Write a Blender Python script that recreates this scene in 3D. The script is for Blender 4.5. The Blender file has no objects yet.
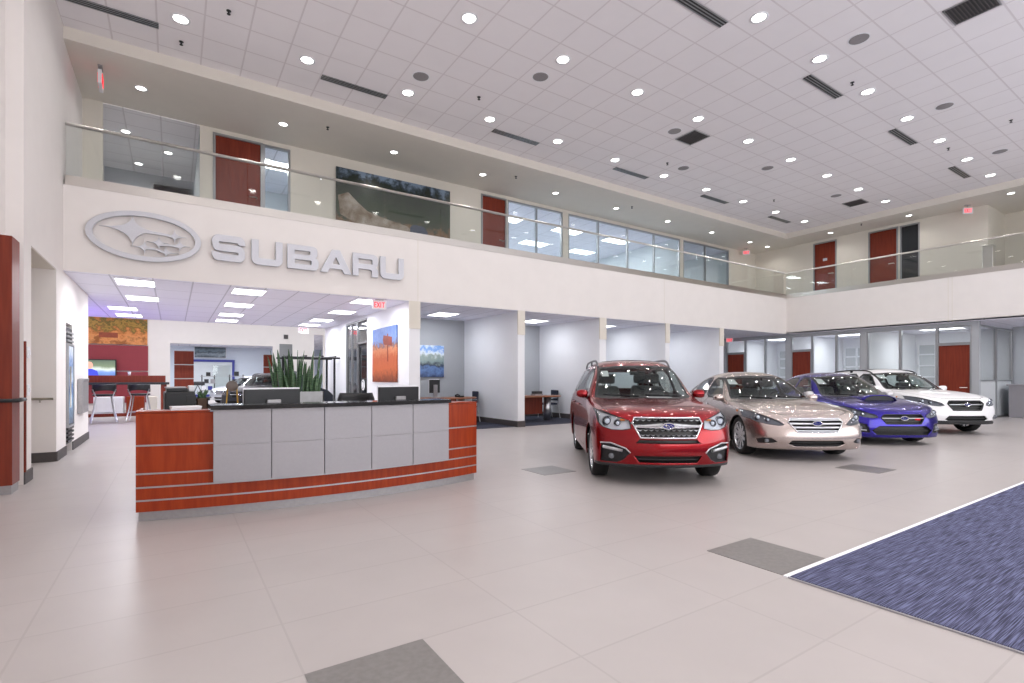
import bpy, bmesh, math, random
from math import sin, cos, pi, radians
from mathutils import Vector, Matrix
from mathutils.bvhtree import BVHTree
from mathutils.geometry import tessellate_polygon

S = bpy.context.scene
C = S.collection

# ------------------------------------------------------------------ camera, world, exposure
cam_d = bpy.data.cameras.new('camera'); cam = bpy.data.objects.new('camera', cam_d); C.objects.link(cam)
cam_d.sensor_width = 36.0; cam_d.lens = 512.8 / 1024 * 36.0
cam_d.shift_y = (378.07 - 341.5) / 1024
cam_d.clip_start = 0.05; cam_d.clip_end = 200
cam.location = (0, 0, 1.3)
cam.rotation_euler = (radians(90), 0, -radians(33.465))
S.camera = cam
S.view_settings.view_transform = 'Standard'; S.view_settings.look = 'None'
S.view_settings.gamma = 1; S.view_settings.use_curve_mapping = False
S.view_settings.exposure = 0.17
w = bpy.data.worlds.new('world'); S.world = w; w.use_nodes = True
w.node_tree.nodes['Background'].inputs[0].default_value = (0.9, 0.93, 1, 1)
w.node_tree.nodes['Background'].inputs[1].default_value = 0.6
S.cycles.use_denoising = True
S.cycles.max_bounces = 10; S.cycles.diffuse_bounces = 6; S.cycles.glossy_bounces = 4
S.cycles.transparent_max_bounces = 24; S.cycles.transmission_bounces = 6
S.cycles.caustics_reflective = False; S.cycles.caustics_refractive = False
S.cycles.sample_clamp_indirect = 6.0

def area_light(name, loc, size, power, rot=(0, 0, 0), color=(1, 1, 1), spread=180):
    d = bpy.data.lights.new(name, 'AREA'); d.shape = 'RECTANGLE'; d.size, d.size_y = size
    d.energy = power; d.color = color; d.spread = radians(spread)
    o = bpy.data.objects.new(name, d); C.objects.link(o); o.location = loc; o.rotation_euler = rot
    return o

# added fill light behind the camera, tilted up to brighten the ceiling; every ceiling fixture carries its own lamp further down
FLUX = 1.0
area_light('front_fill_light', (9.5, -6.6, 3.4), (20, 5.5), 1400 * FLUX, rot=(radians(122), 0, 0), color=(.95, .97, 1))
def spot(parent, power, z=-.03, angle=150, color=(1, .975, .95), r=.08):
    d = bpy.data.lights.get('downlight_%g' % power) or bpy.data.lights.new('downlight_%g' % power, 'SPOT')
    d.energy = power * FLUX; d.spot_size = radians(angle); d.spot_blend = .6; d.shadow_soft_size = r; d.color = color
    o = bpy.data.objects.new('lamp_light', d); C.objects.link(o); o.parent = parent; o.location = (0, 0, z); return o
def panel_light(parent, sx, sy, power, color=(.95, .97, 1)):
    k = 'panel_%g_%g_%g' % (sx, sy, power)
    d = bpy.data.lights.get(k) or bpy.data.lights.new(k, 'AREA')
    d.shape = 'RECTANGLE'; d.size = sx; d.size_y = sy; d.energy = power * FLUX; d.color = color
    o = bpy.data.objects.new('panel_glow', d); C.objects.link(o); o.parent = parent; o.location = (0, 0, -.03); return o

# ------------------------------------------------------------------ helpers
def lin(c):
    return tuple((v / 255 / 12.92) if v / 255 <= .04045 else (((v / 255) + .055) / 1.055) ** 2.4 for v in c)

MATS = {}
def mat(name, rgb, rough=.5, metal=0., noise=0., nscale=8., bump=0., emit=0., coat=0., stretch=(1, 1, 1), rgb2=None, spec=.5, detail=3):
    if name in MATS: return MATS[name]
    m = bpy.data.materials.new(name); m.use_nodes = True; nt = m.node_tree; b = nt.nodes['Principled BSDF']
    c = lin(rgb) + (1,)
    b.inputs['Base Color'].default_value = c; b.inputs['Roughness'].default_value = rough; b.inputs['Metallic'].default_value = metal
    b.inputs['Specular IOR Level'].default_value = spec
    if coat: b.inputs['Coat Weight'].default_value = coat; b.inputs['Coat Roughness'].default_value = .03
    if emit: b.inputs['Emission Color'].default_value = c; b.inputs['Emission Strength'].default_value = emit
    tc = nt.nodes.new('ShaderNodeTexCoord'); mp = nt.nodes.new('ShaderNodeMapping'); mp.inputs['Scale'].default_value = stretch
    nt.links.new(tc.outputs['Object'], mp.inputs[0])
    nz = nt.nodes.new('ShaderNodeTexNoise'); nz.inputs['Scale'].default_value = nscale; nz.inputs['Detail'].default_value = detail
    nt.links.new(mp.outputs[0], nz.inputs['Vector'])
    if noise or rgb2:
        r = nt.nodes.new('ShaderNodeValToRGB'); nt.links.new(nz.outputs['Fac'], r.inputs[0])
        r.color_ramp.elements[0].position = .35; r.color_ramp.elements[1].position = .65
        if rgb2: c2 = lin(rgb2)
        else: c2 = tuple(v * (1 - noise) for v in c[:3])
        r.color_ramp.elements[0].color = tuple(c2) + (1,); r.color_ramp.elements[1].color = c
        nt.links.new(r.outputs[0], b.inputs['Base Color'])
    if bump:
        bp = nt.nodes.new('ShaderNodeBump'); bp.inputs['Strength'].default_value = bump; bp.inputs['Distance'].default_value = .01
        nt.links.new(nz.outputs['Fac'], bp.inputs['Height']); nt.links.new(bp.outputs[0], b.inputs['Normal'])
    MATS[name] = m; return m

def glass(name, tint, refl=1.0, rough=.02, base=.03, body=None, bodyfac=0.):
    if name in MATS: return MATS[name]
    m = bpy.data.materials.new(name); m.use_nodes = True; nt = m.node_tree; nt.nodes.clear()
    out = nt.nodes.new('ShaderNodeOutputMaterial'); mix = nt.nodes.new('ShaderNodeMixShader')
    tr = nt.nodes.new('ShaderNodeBsdfTransparent'); tr.inputs[0].default_value = tuple(tint) + (1,)
    gl = nt.nodes.new('ShaderNodeBsdfGlossy'); gl.inputs['Roughness'].default_value = rough
    lw0 = nt.nodes.new('ShaderNodeLayerWeight'); lw0.inputs['Blend'].default_value = .5
    lw = nt.nodes.new('ShaderNodeMath'); lw.operation = 'POWER'; lw.inputs[1].default_value = 4.0; nt.links.new(lw0.outputs['Facing'], lw.inputs[0])
    mm = nt.nodes.new('ShaderNodeMath'); mm.operation = 'MULTIPLY_ADD'; mm.inputs[1].default_value = refl; mm.inputs[2].default_value = base; mm.use_clamp = True
    nt.links.new(lw.outputs[0], mm.inputs[0]); nt.links.new(mm.outputs[0], mix.inputs[0])
    src = tr.outputs[0]
    if body:
        df = nt.nodes.new('ShaderNodeBsdfDiffuse'); df.inputs[0].default_value = tuple(body) + (1,)
        m2 = nt.nodes.new('ShaderNodeMixShader'); m2.inputs[0].default_value = bodyfac
        nt.links.new(tr.outputs[0], m2.inputs[1]); nt.links.new(df.outputs[0], m2.inputs[2]); src = m2.outputs[0]
    nt.links.new(src, mix.inputs[1]); nt.links.new(gl.outputs[0], mix.inputs[2]); nt.links.new(mix.outputs[0], out.inputs[0])
    MATS[name] = m; return m

def grid_mat(name, rgb, line, tx, ty, ox, oy, lw=.02, rough=.8, noise=.04, stagger=0., spec=.5, metal=0., vary=0., bump=0.):
    """surface divided into rectangular tiles (world-scale object coordinates)"""
    m = bpy.data.materials.new(name); m.use_nodes = True; nt = m.node_tree; b = nt.nodes['Principled BSDF']
    tc = nt.nodes.new('ShaderNodeTexCoord'); mp = nt.nodes.new('ShaderNodeMapping'); mp.inputs['Location'].default_value = (-ox, -oy, 0)
    nt.links.new(tc.outputs['Object'], mp.inputs[0])
    br = nt.nodes.new('ShaderNodeTexBrick'); nt.links.new(mp.outputs[0], br.inputs[0])
    br.inputs['Scale'].default_value = 1; br.inputs['Brick Width'].default_value = tx; br.inputs['Row Height'].default_value = ty
    br.inputs['Mortar Size'].default_value = lw; br.inputs['Mortar Smooth'].default_value = .1; br.offset = stagger; br.inputs['Bias'].default_value = 0
    c = lin(rgb); br.inputs['Color1'].default_value = c + (1,); br.inputs['Color2'].default_value = tuple(v * (1 - vary) for v in c) + (1,)
    br.inputs['Mortar'].default_value = lin(line) + (1,)
    nz = nt.nodes.new('ShaderNodeTexNoise'); nz.inputs['Scale'].default_value = 2.5; nz.inputs['Detail'].default_value = 6
    nt.links.new(tc.outputs['Object'], nz.inputs['Vector'])
    mx = nt.nodes.new('ShaderNodeMix'); mx.data_type = 'RGBA'; mx.blend_type = 'MULTIPLY'; mx.inputs[0].default_value = 1
    rp = nt.nodes.new('ShaderNodeValToRGB'); rp.color_ramp.elements[0].position = .3; rp.color_ramp.elements[1].position = .7
    rp.color_ramp.elements[0].color = (1 - noise,) * 3 + (1,)
    nt.links.new(nz.outputs['Fac'], rp.inputs[0]); nt.links.new(br.outputs['Color'], mx.inputs[6]); nt.links.new(rp.outputs[0], mx.inputs[7])
    nt.links.new(mx.outputs[2], b.inputs['Base Color'])
    b.inputs['Roughness'].default_value = rough; b.inputs['Specular IOR Level'].default_value = spec; b.inputs['Metallic'].default_value = metal
    if bump:
        bp = nt.nodes.new('ShaderNodeBump'); bp.inputs['Strength'].default_value = bump; bp.inputs['Distance'].default_value = .004; bp.invert = True
        nt.links.new(br.outputs['Fac'], bp.inputs['Height']); nt.links.new(bp.outputs[0], b.inputs['Normal'])
    MATS[name] = m; return m

def picture_mat(name, stops, scale=3., z0=0., z1=1., distort=.35, detail=6, emit=0.):
    """a printed scene: vertical colour bands broken up by noise; stops = [(height 0..1, rgb)]"""
    m = bpy.data.materials.new(name); m.use_nodes = True; nt = m.node_tree; b = nt.nodes['Principled BSDF']
    tc = nt.nodes.new('ShaderNodeTexCoord'); sx = nt.nodes.new('ShaderNodeSeparateXYZ'); nt.links.new(tc.outputs['Generated'], sx.inputs[0])
    nz = nt.nodes.new('ShaderNodeTexNoise'); nz.inputs['Scale'].default_value = scale; nz.inputs['Detail'].default_value = detail; nz.inputs['Roughness'].default_value = .65
    nt.links.new(tc.outputs['Object'], nz.inputs['Vector'])
    a = nt.nodes.new('ShaderNodeMath'); a.operation = 'SUBTRACT'; a.inputs[1].default_value = .5; nt.links.new(nz.outputs['Fac'], a.inputs[0])
    d = nt.nodes.new('ShaderNodeMath'); d.operation = 'MULTIPLY_ADD'; d.inputs[1].default_value = distort
    nt.links.new(a.outputs[0], d.inputs[0]); nt.links.new(sx.outputs[2], d.inputs[2])
    r = nt.nodes.new('ShaderNodeValToRGB'); nt.links.new(d.outputs[0], r.inputs[0])
    e = r.color_ramp.elements
    while len(e) < len(stops): e.new(.5)
    for i, (p, c) in enumerate(stops): e[i].position = p; e[i].color = lin(c) + (1,)
    nt.links.new(r.outputs[0], b.inputs['Base Color']); b.inputs['Roughness'].default_value = .35
    if emit: nt.links.new(r.outputs[0], b.inputs['Emission Color']); b.inputs['Emission Strength'].default_value = emit
    MATS[name] = m; return m

def link(name, me, material=None, parent=None, smooth=False):
    o = bpy.data.objects.new(name, me); C.objects.link(o)
    if material:
        for mm in (material if isinstance(material, (list, tuple)) else [material]): me.materials.append(mm)
    if parent: o.parent = parent
    if smooth:
        for p in me.polygons: p.use_smooth = True
    return o
def obj(name, bm, material=None, parent=None, smooth=False):
    me = bpy.data.meshes.new(name); bm.to_mesh(me); bm.free()
    return link(name, me, material, parent, smooth)
def tag(o, label, cat, group=None, kind=None):
    o['label'] = label; o['category'] = cat
    if group: o['group'] = group
    if kind: o['kind'] = kind
    return o
def thing(name, label, cat, loc=(0, 0, 0), rz=0., group=None):
    o = bpy.data.objects.new(name, None); C.objects.link(o); o.location = loc; o.rotation_euler = (0, 0, rz)
    o.empty_display_size = .1
    return tag(o, label, cat, group)
def dup(o, loc=None, rz=None, label=None, parent=None):
    c = o.copy(); C.objects.link(c)
    if parent: c.parent = parent
    if loc is not None: c.location = loc
    if rz is not None: c.rotation_euler = (0, 0, rz)
    if label: c['label'] = label
    for ch in list(o.children): dup(ch, parent=c)
    return c

def box(bm, x0, x1, y0, y1, z0, z1, bev=0.):
    vs = [bm.verts.new(p) for p in ((x0, y0, z0), (x1, y0, z0), (x1, y1, z0), (x0, y1, z0), (x0, y0, z1), (x1, y0, z1), (x1, y1, z1), (x0, y1, z1))]
    fs = [bm.faces.new([vs[i] for i in q]) for q in ((0, 3, 2, 1), (4, 5, 6, 7), (0, 1, 5, 4), (1, 2, 6, 5), (2, 3, 7, 6), (3, 0, 4, 7))]
    if bev:
        es = list({e for f in fs for e in f.edges})
        bmesh.ops.bevel(bm, geom=es, offset=bev, segments=2, affect='EDGES', profile=.5)
def bx(x0, x1, y0, y1, z0, z1, bev=0.):
    bm = bmesh.new(); box(bm, x0, x1, y0, y1, z0, z1, bev); return bm
def tube(bm, pts, r, seg=8, closed=False, cap=True, flat=1.0):
    pts = [Vector(p) for p in pts]; n = len(pts); rings = []
    rr = r if isinstance(r, (list, tuple)) else [r] * n
    for i, p in enumerate(pts):
        a = pts[(i - 1) % n] if (closed or i > 0) else p; b = pts[(i + 1) % n] if (closed or i < n - 1) else p
        t = (b - a).normalized()
        up = Vector((0, 0, 1)) if abs(t.z) < .95 else Vector((0, 1, 0))
        s = t.cross(up).normalized(); u = s.cross(t).normalized()
        rings.append([bm.verts.new(p + (s * cos(k * 2 * pi / seg) + u * sin(k * 2 * pi / seg) * flat) * rr[i]) for k in range(seg)])
    for i in range(n if closed else n - 1):
        A = rings[i]; B = rings[(i + 1) % n]
        for k in range(seg): bm.faces.new((A[k], A[(k + 1) % seg], B[(k + 1) % seg], B[k]))
    if cap and not closed: bm.faces.new(rings[0]); bm.faces.new(rings[-1][::-1])
def lathe(bm, prof, seg=32, axis='z', origin=(0, 0, 0), closed=False):
    rings = []
    for r, h in prof:
        ring = []
        for k in range(seg):
            a = 2 * pi * k / seg; c, s_ = cos(a) * r, sin(a) * r
            p = (c, s_, h) if axis == 'z' else ((c, h, s_) if axis == 'y' else (h, c, s_))
            ring.append(bm.verts.new(Vector(p) + Vector(origin)))
        rings.append(ring)
    n = len(rings)
    for i in range(n if closed else n - 1):
        A, B = rings[i], rings[(i + 1) % n]
        for k in range(seg): bm.faces.new((A[k], A[(k + 1) % seg], B[(k + 1) % seg], B[k]))
    if not closed:
        if prof[0][0] > 1e-4: bm.faces.new(rings[0][::-1])
        if prof[-1][0] > 1e-4: bm.faces.new(rings[-1])
def prism(bm, poly, h0, h1, plane='xy'):
    def P(a, b, h): return (a, b, h) if plane == 'xy' else ((a, h, b) if plane == 'xz' else (h, a, b))
    A = [bm.verts.new(P(a, b, h0)) for a, b in poly]; B = [bm.verts.new(P(a, b, h1)) for a, b in poly]
    bm.faces.new(A); bm.faces.new(B[::-1]); n = len(A)
    for i in range(n): bm.faces.new((A[i], B[i], B[(i + 1) % n], A[(i + 1) % n]))
    bmesh.ops.recalc_face_normals(bm, faces=bm.faces)
ORD = ['first', 'second', 'third', 'fourth', 'fifth', 'sixth', 'seventh', 'eighth', 'ninth', 'tenth', 'eleventh', 'twelfth', 'thirteenth']
def struct(name, bm, m, parent=None, smooth=False):
    o = obj(name, bm, m, parent, smooth)
    if not parent: o['kind'] = 'structure'
    return o

# ------------------------------------------------------------------ materials
M = dict(
    cream=mat('cream_paint', (236, 231, 228), .85, noise=.02, nscale=3, bump=.03),
    beige=mat('beige_paint', (225, 219, 208), .85, noise=.02, nscale=3),
    white=mat('white_paint', (238, 239, 243), .85, noise=.015, nscale=3),
    grey=mat('grey_paint', (172, 175, 180), .85, noise=.02, nscale=3),
    base=mat('dark_baseboard', (80, 75, 75), .6, noise=.1, nscale=20),
    steel=mat('brushed_steel', (218, 214, 208), .28, 1., noise=.12, nscale=60, stretch=(1, 1, 12)),
    alu=mat('anodised_frame', (168, 170, 173), .35, .8, noise=.05, nscale=30),
    wood=mat('cherry_wood', (150, 54, 16), .4, noise=0, nscale=5, rgb2=(134, 43, 10), spec=.3, stretch=(5, 5, .5), detail=5),
    redwood=mat('mahogany_wood', (130, 52, 32), .42, nscale=4, rgb2=(114, 42, 26), spec=.3, stretch=(6, 6, .4), detail=5),
    silver=mat('silver_panel', (158, 156, 161), .45, .1, noise=.03, nscale=40),
    kick=mat('kick_steel', (165, 163, 165), .4, .6, noise=.08, nscale=30),
    black=mat('black_granite', (22, 22, 25), .12, noise=.3, nscale=90),
    plastic=mat('black_plastic', (26, 27, 31), .45, noise=.15, nscale=40),
    dark=mat('dark_trim', (38, 39, 42), .5, noise=.1, nscale=30),
    letter=mat('satin_letters', (204, 205, 212), .38, .3, noise=.04, nscale=40),
    chrome=mat('chrome', (225, 226, 230), .1, 1., noise=.02, nscale=10),
    satin=mat('satin_silver', (200, 201, 205), .28, .9, noise=.04, nscale=30),
    rubber=mat('tyre_rubber', (24, 24, 25), .75, noise=.2, nscale=60, bump=.2),
    lamp=mat('lit_lens', (255, 252, 246), .5, emit=9.), panel=mat('lit_diffuser', (246, 249, 255), .5, emit=4.5),
    paper=mat('white_paper', (240, 241, 245), .7, noise=.03), amber=mat('amber_lens', (232, 130, 30), .3, noise=.1),
    red=mat('exit_red', (255, 8, 40), .4, emit=1.2), leaf=mat('snake_leaf', (86, 118, 80), .45, nscale=14, rgb2=(40, 66, 46), stretch=(1, 1, 6)),
    navy=mat('navy_fabric', (42, 46, 66), .9, noise=.25, nscale=80), seat=mat('seat_cloth', (88, 90, 92), .85, noise=.2, nscale=60),
)
M['glass'] = glass('clear_glass', (.955, .972, .965), .9, base=.045)
M['frost'] = glass('frosted_glass', (.55, .58, .6), .3, .4, body=(.75, .78, .8), bodyfac=.75)
M['darkglass'] = glass('dark_glass', (.12, .13, .15), .8, body=(.05, .055, .06), bodyfac=.6)
M['carglass'] = glass('car_glass', (.70, .76, .74), 1.0, .01, base=.03)
M['lens'] = glass('lens_glass', (.85, .87, .9), 1.0, .02, base=.03)
# ================================================================== THE CARS
def ip(tab, x):
    if x <= tab[0][0]: return tab[0][1]
    for (a, va), (b, vb) in zip(tab, tab[1:]):
        if x <= b:
            t = (x - a) / (b - a); t = t * t * (3 - 2 * t) if False else t
            return va + (vb - va) * t
    return tab[-1][1]

def car_shell(c):
    """smooth closed-top body skin; car space: nose at x=0 looking to -x, tail at x=L, y sideways, z up"""
    L, W = c['L'], c['W']; NL = 5
    def plan(y, z):                                   # how far back the nose sits
        t = abs(y) / W
        return c['nose'](z) + c.get('bow', .16) * t ** 2 + .22 * t ** 7
    def tail(y, z): return L - (c['tail'](z) + .10 * (abs(y) / W) ** 2.5)
    st = c['stations']; n = len(st)
    def side(i, l):
        s = st[i]; x = s['x']; zs = s['zs']; zb = s.get('zb', c['zb'])
        z = zb + (zs - zb) * (0, .24, .5, .78, 1)[l]
        ys = s['ys']; y = ys + (s.get('ym', W) - ys) * (.62, .94, 1.0, .82, 0)[l]
        if i == 0: x = plan(s['ys'], z) + .0
        if i == n - 1: x = tail(s['ys'], z)
        return Vector((x, y, z))
    def top(i, k):                                    # k = 3 .. 0
        s = st[i]
        if 'cab' in s:
            y, z, dx = s['cab'][3 - k]
            return Vector((s['x'] + dx, y, z))
        y = s['ys'] * (0, .34, .66, .88)[k]
        z = s['zs'] + (s['zc'] - s['zs']) * (1, .88, .55, .2)[k]
        if k == 2: z += s.get('crease', 0)
        x = s['x']
        if i == 0: x = plan(y, z)
        elif i == n - 1: x = tail(y, z)
        else: x += s.get('bx', 0) * (0, .3, 1, 1.2)[k]
        return Vector((x, y, z))
    bm = bmesh.new(); V = {}
    def vert(key, p, sgn):
        if abs(p.y) < 1e-6: sgn = 0; p = Vector((p.x, 0, p.z))
        kk = (key, sgn)
        if kk not in V: V[kk] = bm.verts.new((p.x, p.y * (sgn or 1), p.z))
        return V[kk]
    def G(i, j, sgn):                                 # j: 0..4 side levels, 5..8 = top k 3..0
        return vert(('g', i, j), side(i, j) if j < NL else top(i, 8 - j), sgn)
    def Fp(which, k, l):                              # front/rear face; k = 0 centre .. 4 edge, l = 0..4
        i = 0 if which == 'f' else n - 1
        s = st[i]
        if k == 4: return ('g', i, l), side(i, l)
        if l == 4: return ('g', i, 8 - k), top(i, k)
        zb = s.get('zb', c['zb']); t = top(i, k); z = zb + (t.z - zb) * (0, .24, .5, .78, 1)[l]
        return (which, k, l), Vector(((plan if which == 'f' else tail)(t.y, z), t.y, z))
    for sgn in (1, -1):
        for i in range(n - 1):
            for j in range(8):
                q = [G(i, j, sgn), G(i + 1, j, sgn), G(i + 1, j + 1, sgn), G(i, j + 1, sgn)]
                bm.faces.new(q if sgn < 0 else q[::-1])
        for which in 'fr':
            for k in range(4):
                for l in range(4):
                    q = [vert(*Fp(which, a, b), sgn) for a, b in ((k, l), (k + 1, l), (k + 1, l + 1), (k, l + 1))]
                    bm.faces.new(q)
    bmesh.ops.recalc_face_normals(bm, faces=bm.faces)
    me = bpy.data.meshes.new('shell'); bm.to_mesh(me); bm.free()
    o = bpy.data.objects.new('shell', me); C.objects.link(o)
    md = o.modifiers.new('s', 'SUBSURF'); md.levels = md.render_levels = c.get('sub', 3)
    dg = bpy.context.evaluated_depsgraph_get(); e = o.evaluated_get(dg)
    bm = bmesh.new(); bm.from_mesh(e.to_mesh())
    bpy.data.objects.remove(o); bpy.data.meshes.remove(me)
    bmesh.ops.recalc_face_normals(bm, faces=bm.faces)
    if sum(f.normal.z * f.calc_area() for f in bm.faces) < 0: bmesh.ops.reverse_faces(bm, faces=bm.faces)
    return bm

def in_poly(poly, a, b):
    r = False; j = len(poly) - 1
    for i in range(len(poly)):
        ai, bi = poly[i]; aj, bj = poly[j]
        if (bi > b) != (bj > b) and a < (aj - ai) * (b - bi) / (bj - bi) + ai: r = not r
        j = i
    return r
def cut(bm, poly, plane, flt, lay, rid):
    """slice the skin along the polygon (seen along one axis) and mark the faces inside with rid"""
    ia, ib = {'yz': (1, 2), 'xz': (0, 2), 'xy': (0, 1)}[plane]; ic = 3 - ia - ib
    n = len(poly)
    for i in range(n):
        p, q = poly[i], poly[(i + 1) % n]
        d = (q[0] - p[0], q[1] - p[1]); ln = math.hypot(*d)
        if ln < 1e-6: continue
        nr = [0, 0, 0]; nr[ia] = -d[1] / ln; nr[ib] = d[0] / ln
        co = [0, 0, 0]; co[ia], co[ib] = p
        lo = (min(p[0], q[0]), min(p[1], q[1])); hi = (max(p[0], q[0]), max(p[1], q[1]))
        fs = []
        for f in bm.faces:
            c0 = f.verts[0].co
            if c0[ia] < lo[0] - .3 or c0[ia] > hi[0] + .3 or c0[ib] < lo[1] - .3 or c0[ib] > hi[1] + .3: continue
            a = [v.co[ia] for v in f.verts]; b = [v.co[ib] for v in f.verts]
            if max(a) < lo[0] - 1e-5 or min(a) > hi[0] + 1e-5 or max(b) < lo[1] - 1e-5 or min(b) > hi[1] + 1e-5: continue
            if not flt(f): continue
            s = [(v.co[ia] - co[ia]) * nr[ia] + (v.co[ib] - co[ib]) * nr[ib] for v in f.verts]
            if min(s) < -1e-5 and max(s) > 1e-5: fs.append(f)
        if not fs: continue
        geom = list(fs) + list({e for f in fs for e in f.edges}) + list({v for f in fs for v in f.verts})
        bmesh.ops.bisect_plane(bm, geom=geom, plane_co=co, plane_no=nr, dist=1e-5)
    for f in bm.faces:
        if f[lay]: continue
        m = f.calc_center_median()
        if in_poly(poly, m[ia], m[ib]) and flt(f): f[lay] = rid
def mirror(poly): return [(-a, b) for a, b in poly][::-1]
def circle(cx, cz, r, n=36, a0=0, a1=2 * pi):
    return [(cx + r * cos(a0 + (a1 - a0) * k / n), cz + r * sin(a0 + (a1 - a0) * k / n)) for k in range(n)]
def ring_poly(poly, d):
    """grow a polygon outward from its centre by about d"""
    cx = sum(p[0] for p in poly) / len(poly); cz = sum(p[1] for p in poly) / len(poly)
    hx = max(abs(p[0] - cx) for p in poly); hz = max(abs(p[1] - cz) for p in poly)
    return [(cx + (p[0] - cx) * (1 + d / hx), cz + (p[1] - cz) * (1 + d / hz)) for p in poly]
def dense(poly, step=.06, closed=True):
    out = []
    m = len(poly)
    for i in range(m if closed else m - 1):
        p, q = poly[i], poly[(i + 1) % m]; k = max(1, int(math.hypot(q[0] - p[0], q[1] - p[1]) / step))
        out += [(p[0] + (q[0] - p[0]) * t / k, p[1] + (q[1] - p[1]) * t / k) for t in range(k)]
    if not closed: out.append(poly[-1])
    return out
def rounded(poly, it=2):
    for _ in range(it):
        q = []
        for i in range(len(poly)):
            a, b = poly[i], poly[(i + 1) % len(poly)]
            q += [(a[0] * .8 + b[0] * .2, a[1] * .8 + b[1] * .2), (a[0] * .2 + b[0] * .8, a[1] * .2 + b[1] * .8)]
        poly = q
    return poly

def make_wheel(parent, name, pos, R, width, spokes, side, style, steer=0.):
    """side = +1 / -1: which way the outer face looks (y)"""
    tb = bmesh.new(); h = width / 2; r0 = R * .70
    lathe(tb, [(r0, -h * .85), (R * .86, -h), (R * .965, -h * .88), (R, -h * .55), (R, h * .55), (R * .965, h * .88), (R * .86, h), (r0, h * .85)], 48, 'y', closed=True)
    t = obj(name, tb, M['rubber'], parent, True); t.location = pos; t.rotation_euler = (0, 0, steer)
    rb = bmesh.new(); o = side * h
    lathe(rb, [(r0 * 1.01, -o * .8), (r0 * .93, -o * .6), (r0 * .92, o * .55), (r0 * .97, o * .82), (r0 * 1.03, o * .88), (r0 * 1.03, o * .80)], 48, 'y', closed=True)
    lathe(rb, [(.001, o * .62), (R * .10, o * .62), (R * .13, o * .50), (R * .13, o * .2)], 24, 'y')
    for k in range(spokes):
        a0 = 2 * pi * k / spokes + .3
        for da in ((-.15, .15) if style == 'double' else (0,)):
            ca = a0 + da; wd = R * (.045 if style == 'double' else .085)
            tip = a0 + da * (1.9 if style == 'double' else 1)
            p0 = Vector((cos(ca), 0, sin(ca))) * R * .10; p1 = Vector((cos(tip), 0, sin(tip))) * r0 * .97
            dirn = (p1 - p0).normalized(); sd = Vector((-dirn.z, 0, dirn.x)) * wd
            pts = []
            for p, yy, sc in ((p0, o * .60, 1.2), (p1, o * .74, .95)):
                for s_, dy in ((-1, 0), (1, 0), (1, -side * .035), (-1, -side * .035)):
                    q = p + sd * s_ * sc; pts.append(rb.verts.new((q.x, yy + dy, q.z)))
            for q in ((0, 1, 2, 3), (4, 5, 6, 7), (0, 1, 5, 4), (1, 2, 6, 5), (2, 3, 7, 6), (3, 0, 4, 7)): rb.faces.new([pts[i] for i in q])
    bmesh.ops.recalc_face_normals(rb, faces=rb.faces)
    rim = obj('rim', rb, M['wheel_alloy'], t); 
    for p in rim.data.polygons: p.use_smooth = False
    bb = bmesh.new(); lathe(bb, [(.001, o * .12), (R * .48, o * .12), (R * .48, o * .02), (.001, o * .02)], 32, 'y')
    obj('brake_disc', bb, M['brake'], t)
    return t

def badge(parent, pos, wdt, hgt, color='badge_blue'):
    """oval emblem: chrome rim, blue field, one large and five small four-point stars; faces -x"""
    bm = bmesh.new(); N = 32
    tube(bm, [(0, cos(a) * wdt / 2, sin(a) * hgt / 2) for a in [2 * pi * k / N for k in range(N)]], .006, 6, closed=True)
    for sy, sz, r in ((.22, .12, .28), (-.18, .12, .11), (-.30, -.12, .11), (-.02, -.10, .12), (.12, -.26, .11), (-.12, -.28, .1)):
        star4(bm, sy * wdt, sz * hgt, r * wdt, r * hgt * 1.1, 'yz', -.008, -.002)
    e = obj('emblem', bm, M['chrome'], parent); e.location = pos
    f = bmesh.new(); prism(f, [(cos(2 * pi * k / N) * wdt / 2, sin(2 * pi * k / N) * hgt / 2) for k in range(N)], -.002, .01, 'yz')
    g = obj('emblem_field', f, M[color], e)
    return e
def star4(bm, cx, cy, rx, ry, plane, h0, h1, k=.2):
    poly = []
    for i in range(8):
        a = pi / 4 * i; s = 1 if i % 2 == 0 else k * 1.1
        poly.append((cx + cos(a) * rx * s, cy + sin(a) * ry * s))
    prism(bm, poly, h0, h1, plane)

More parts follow.
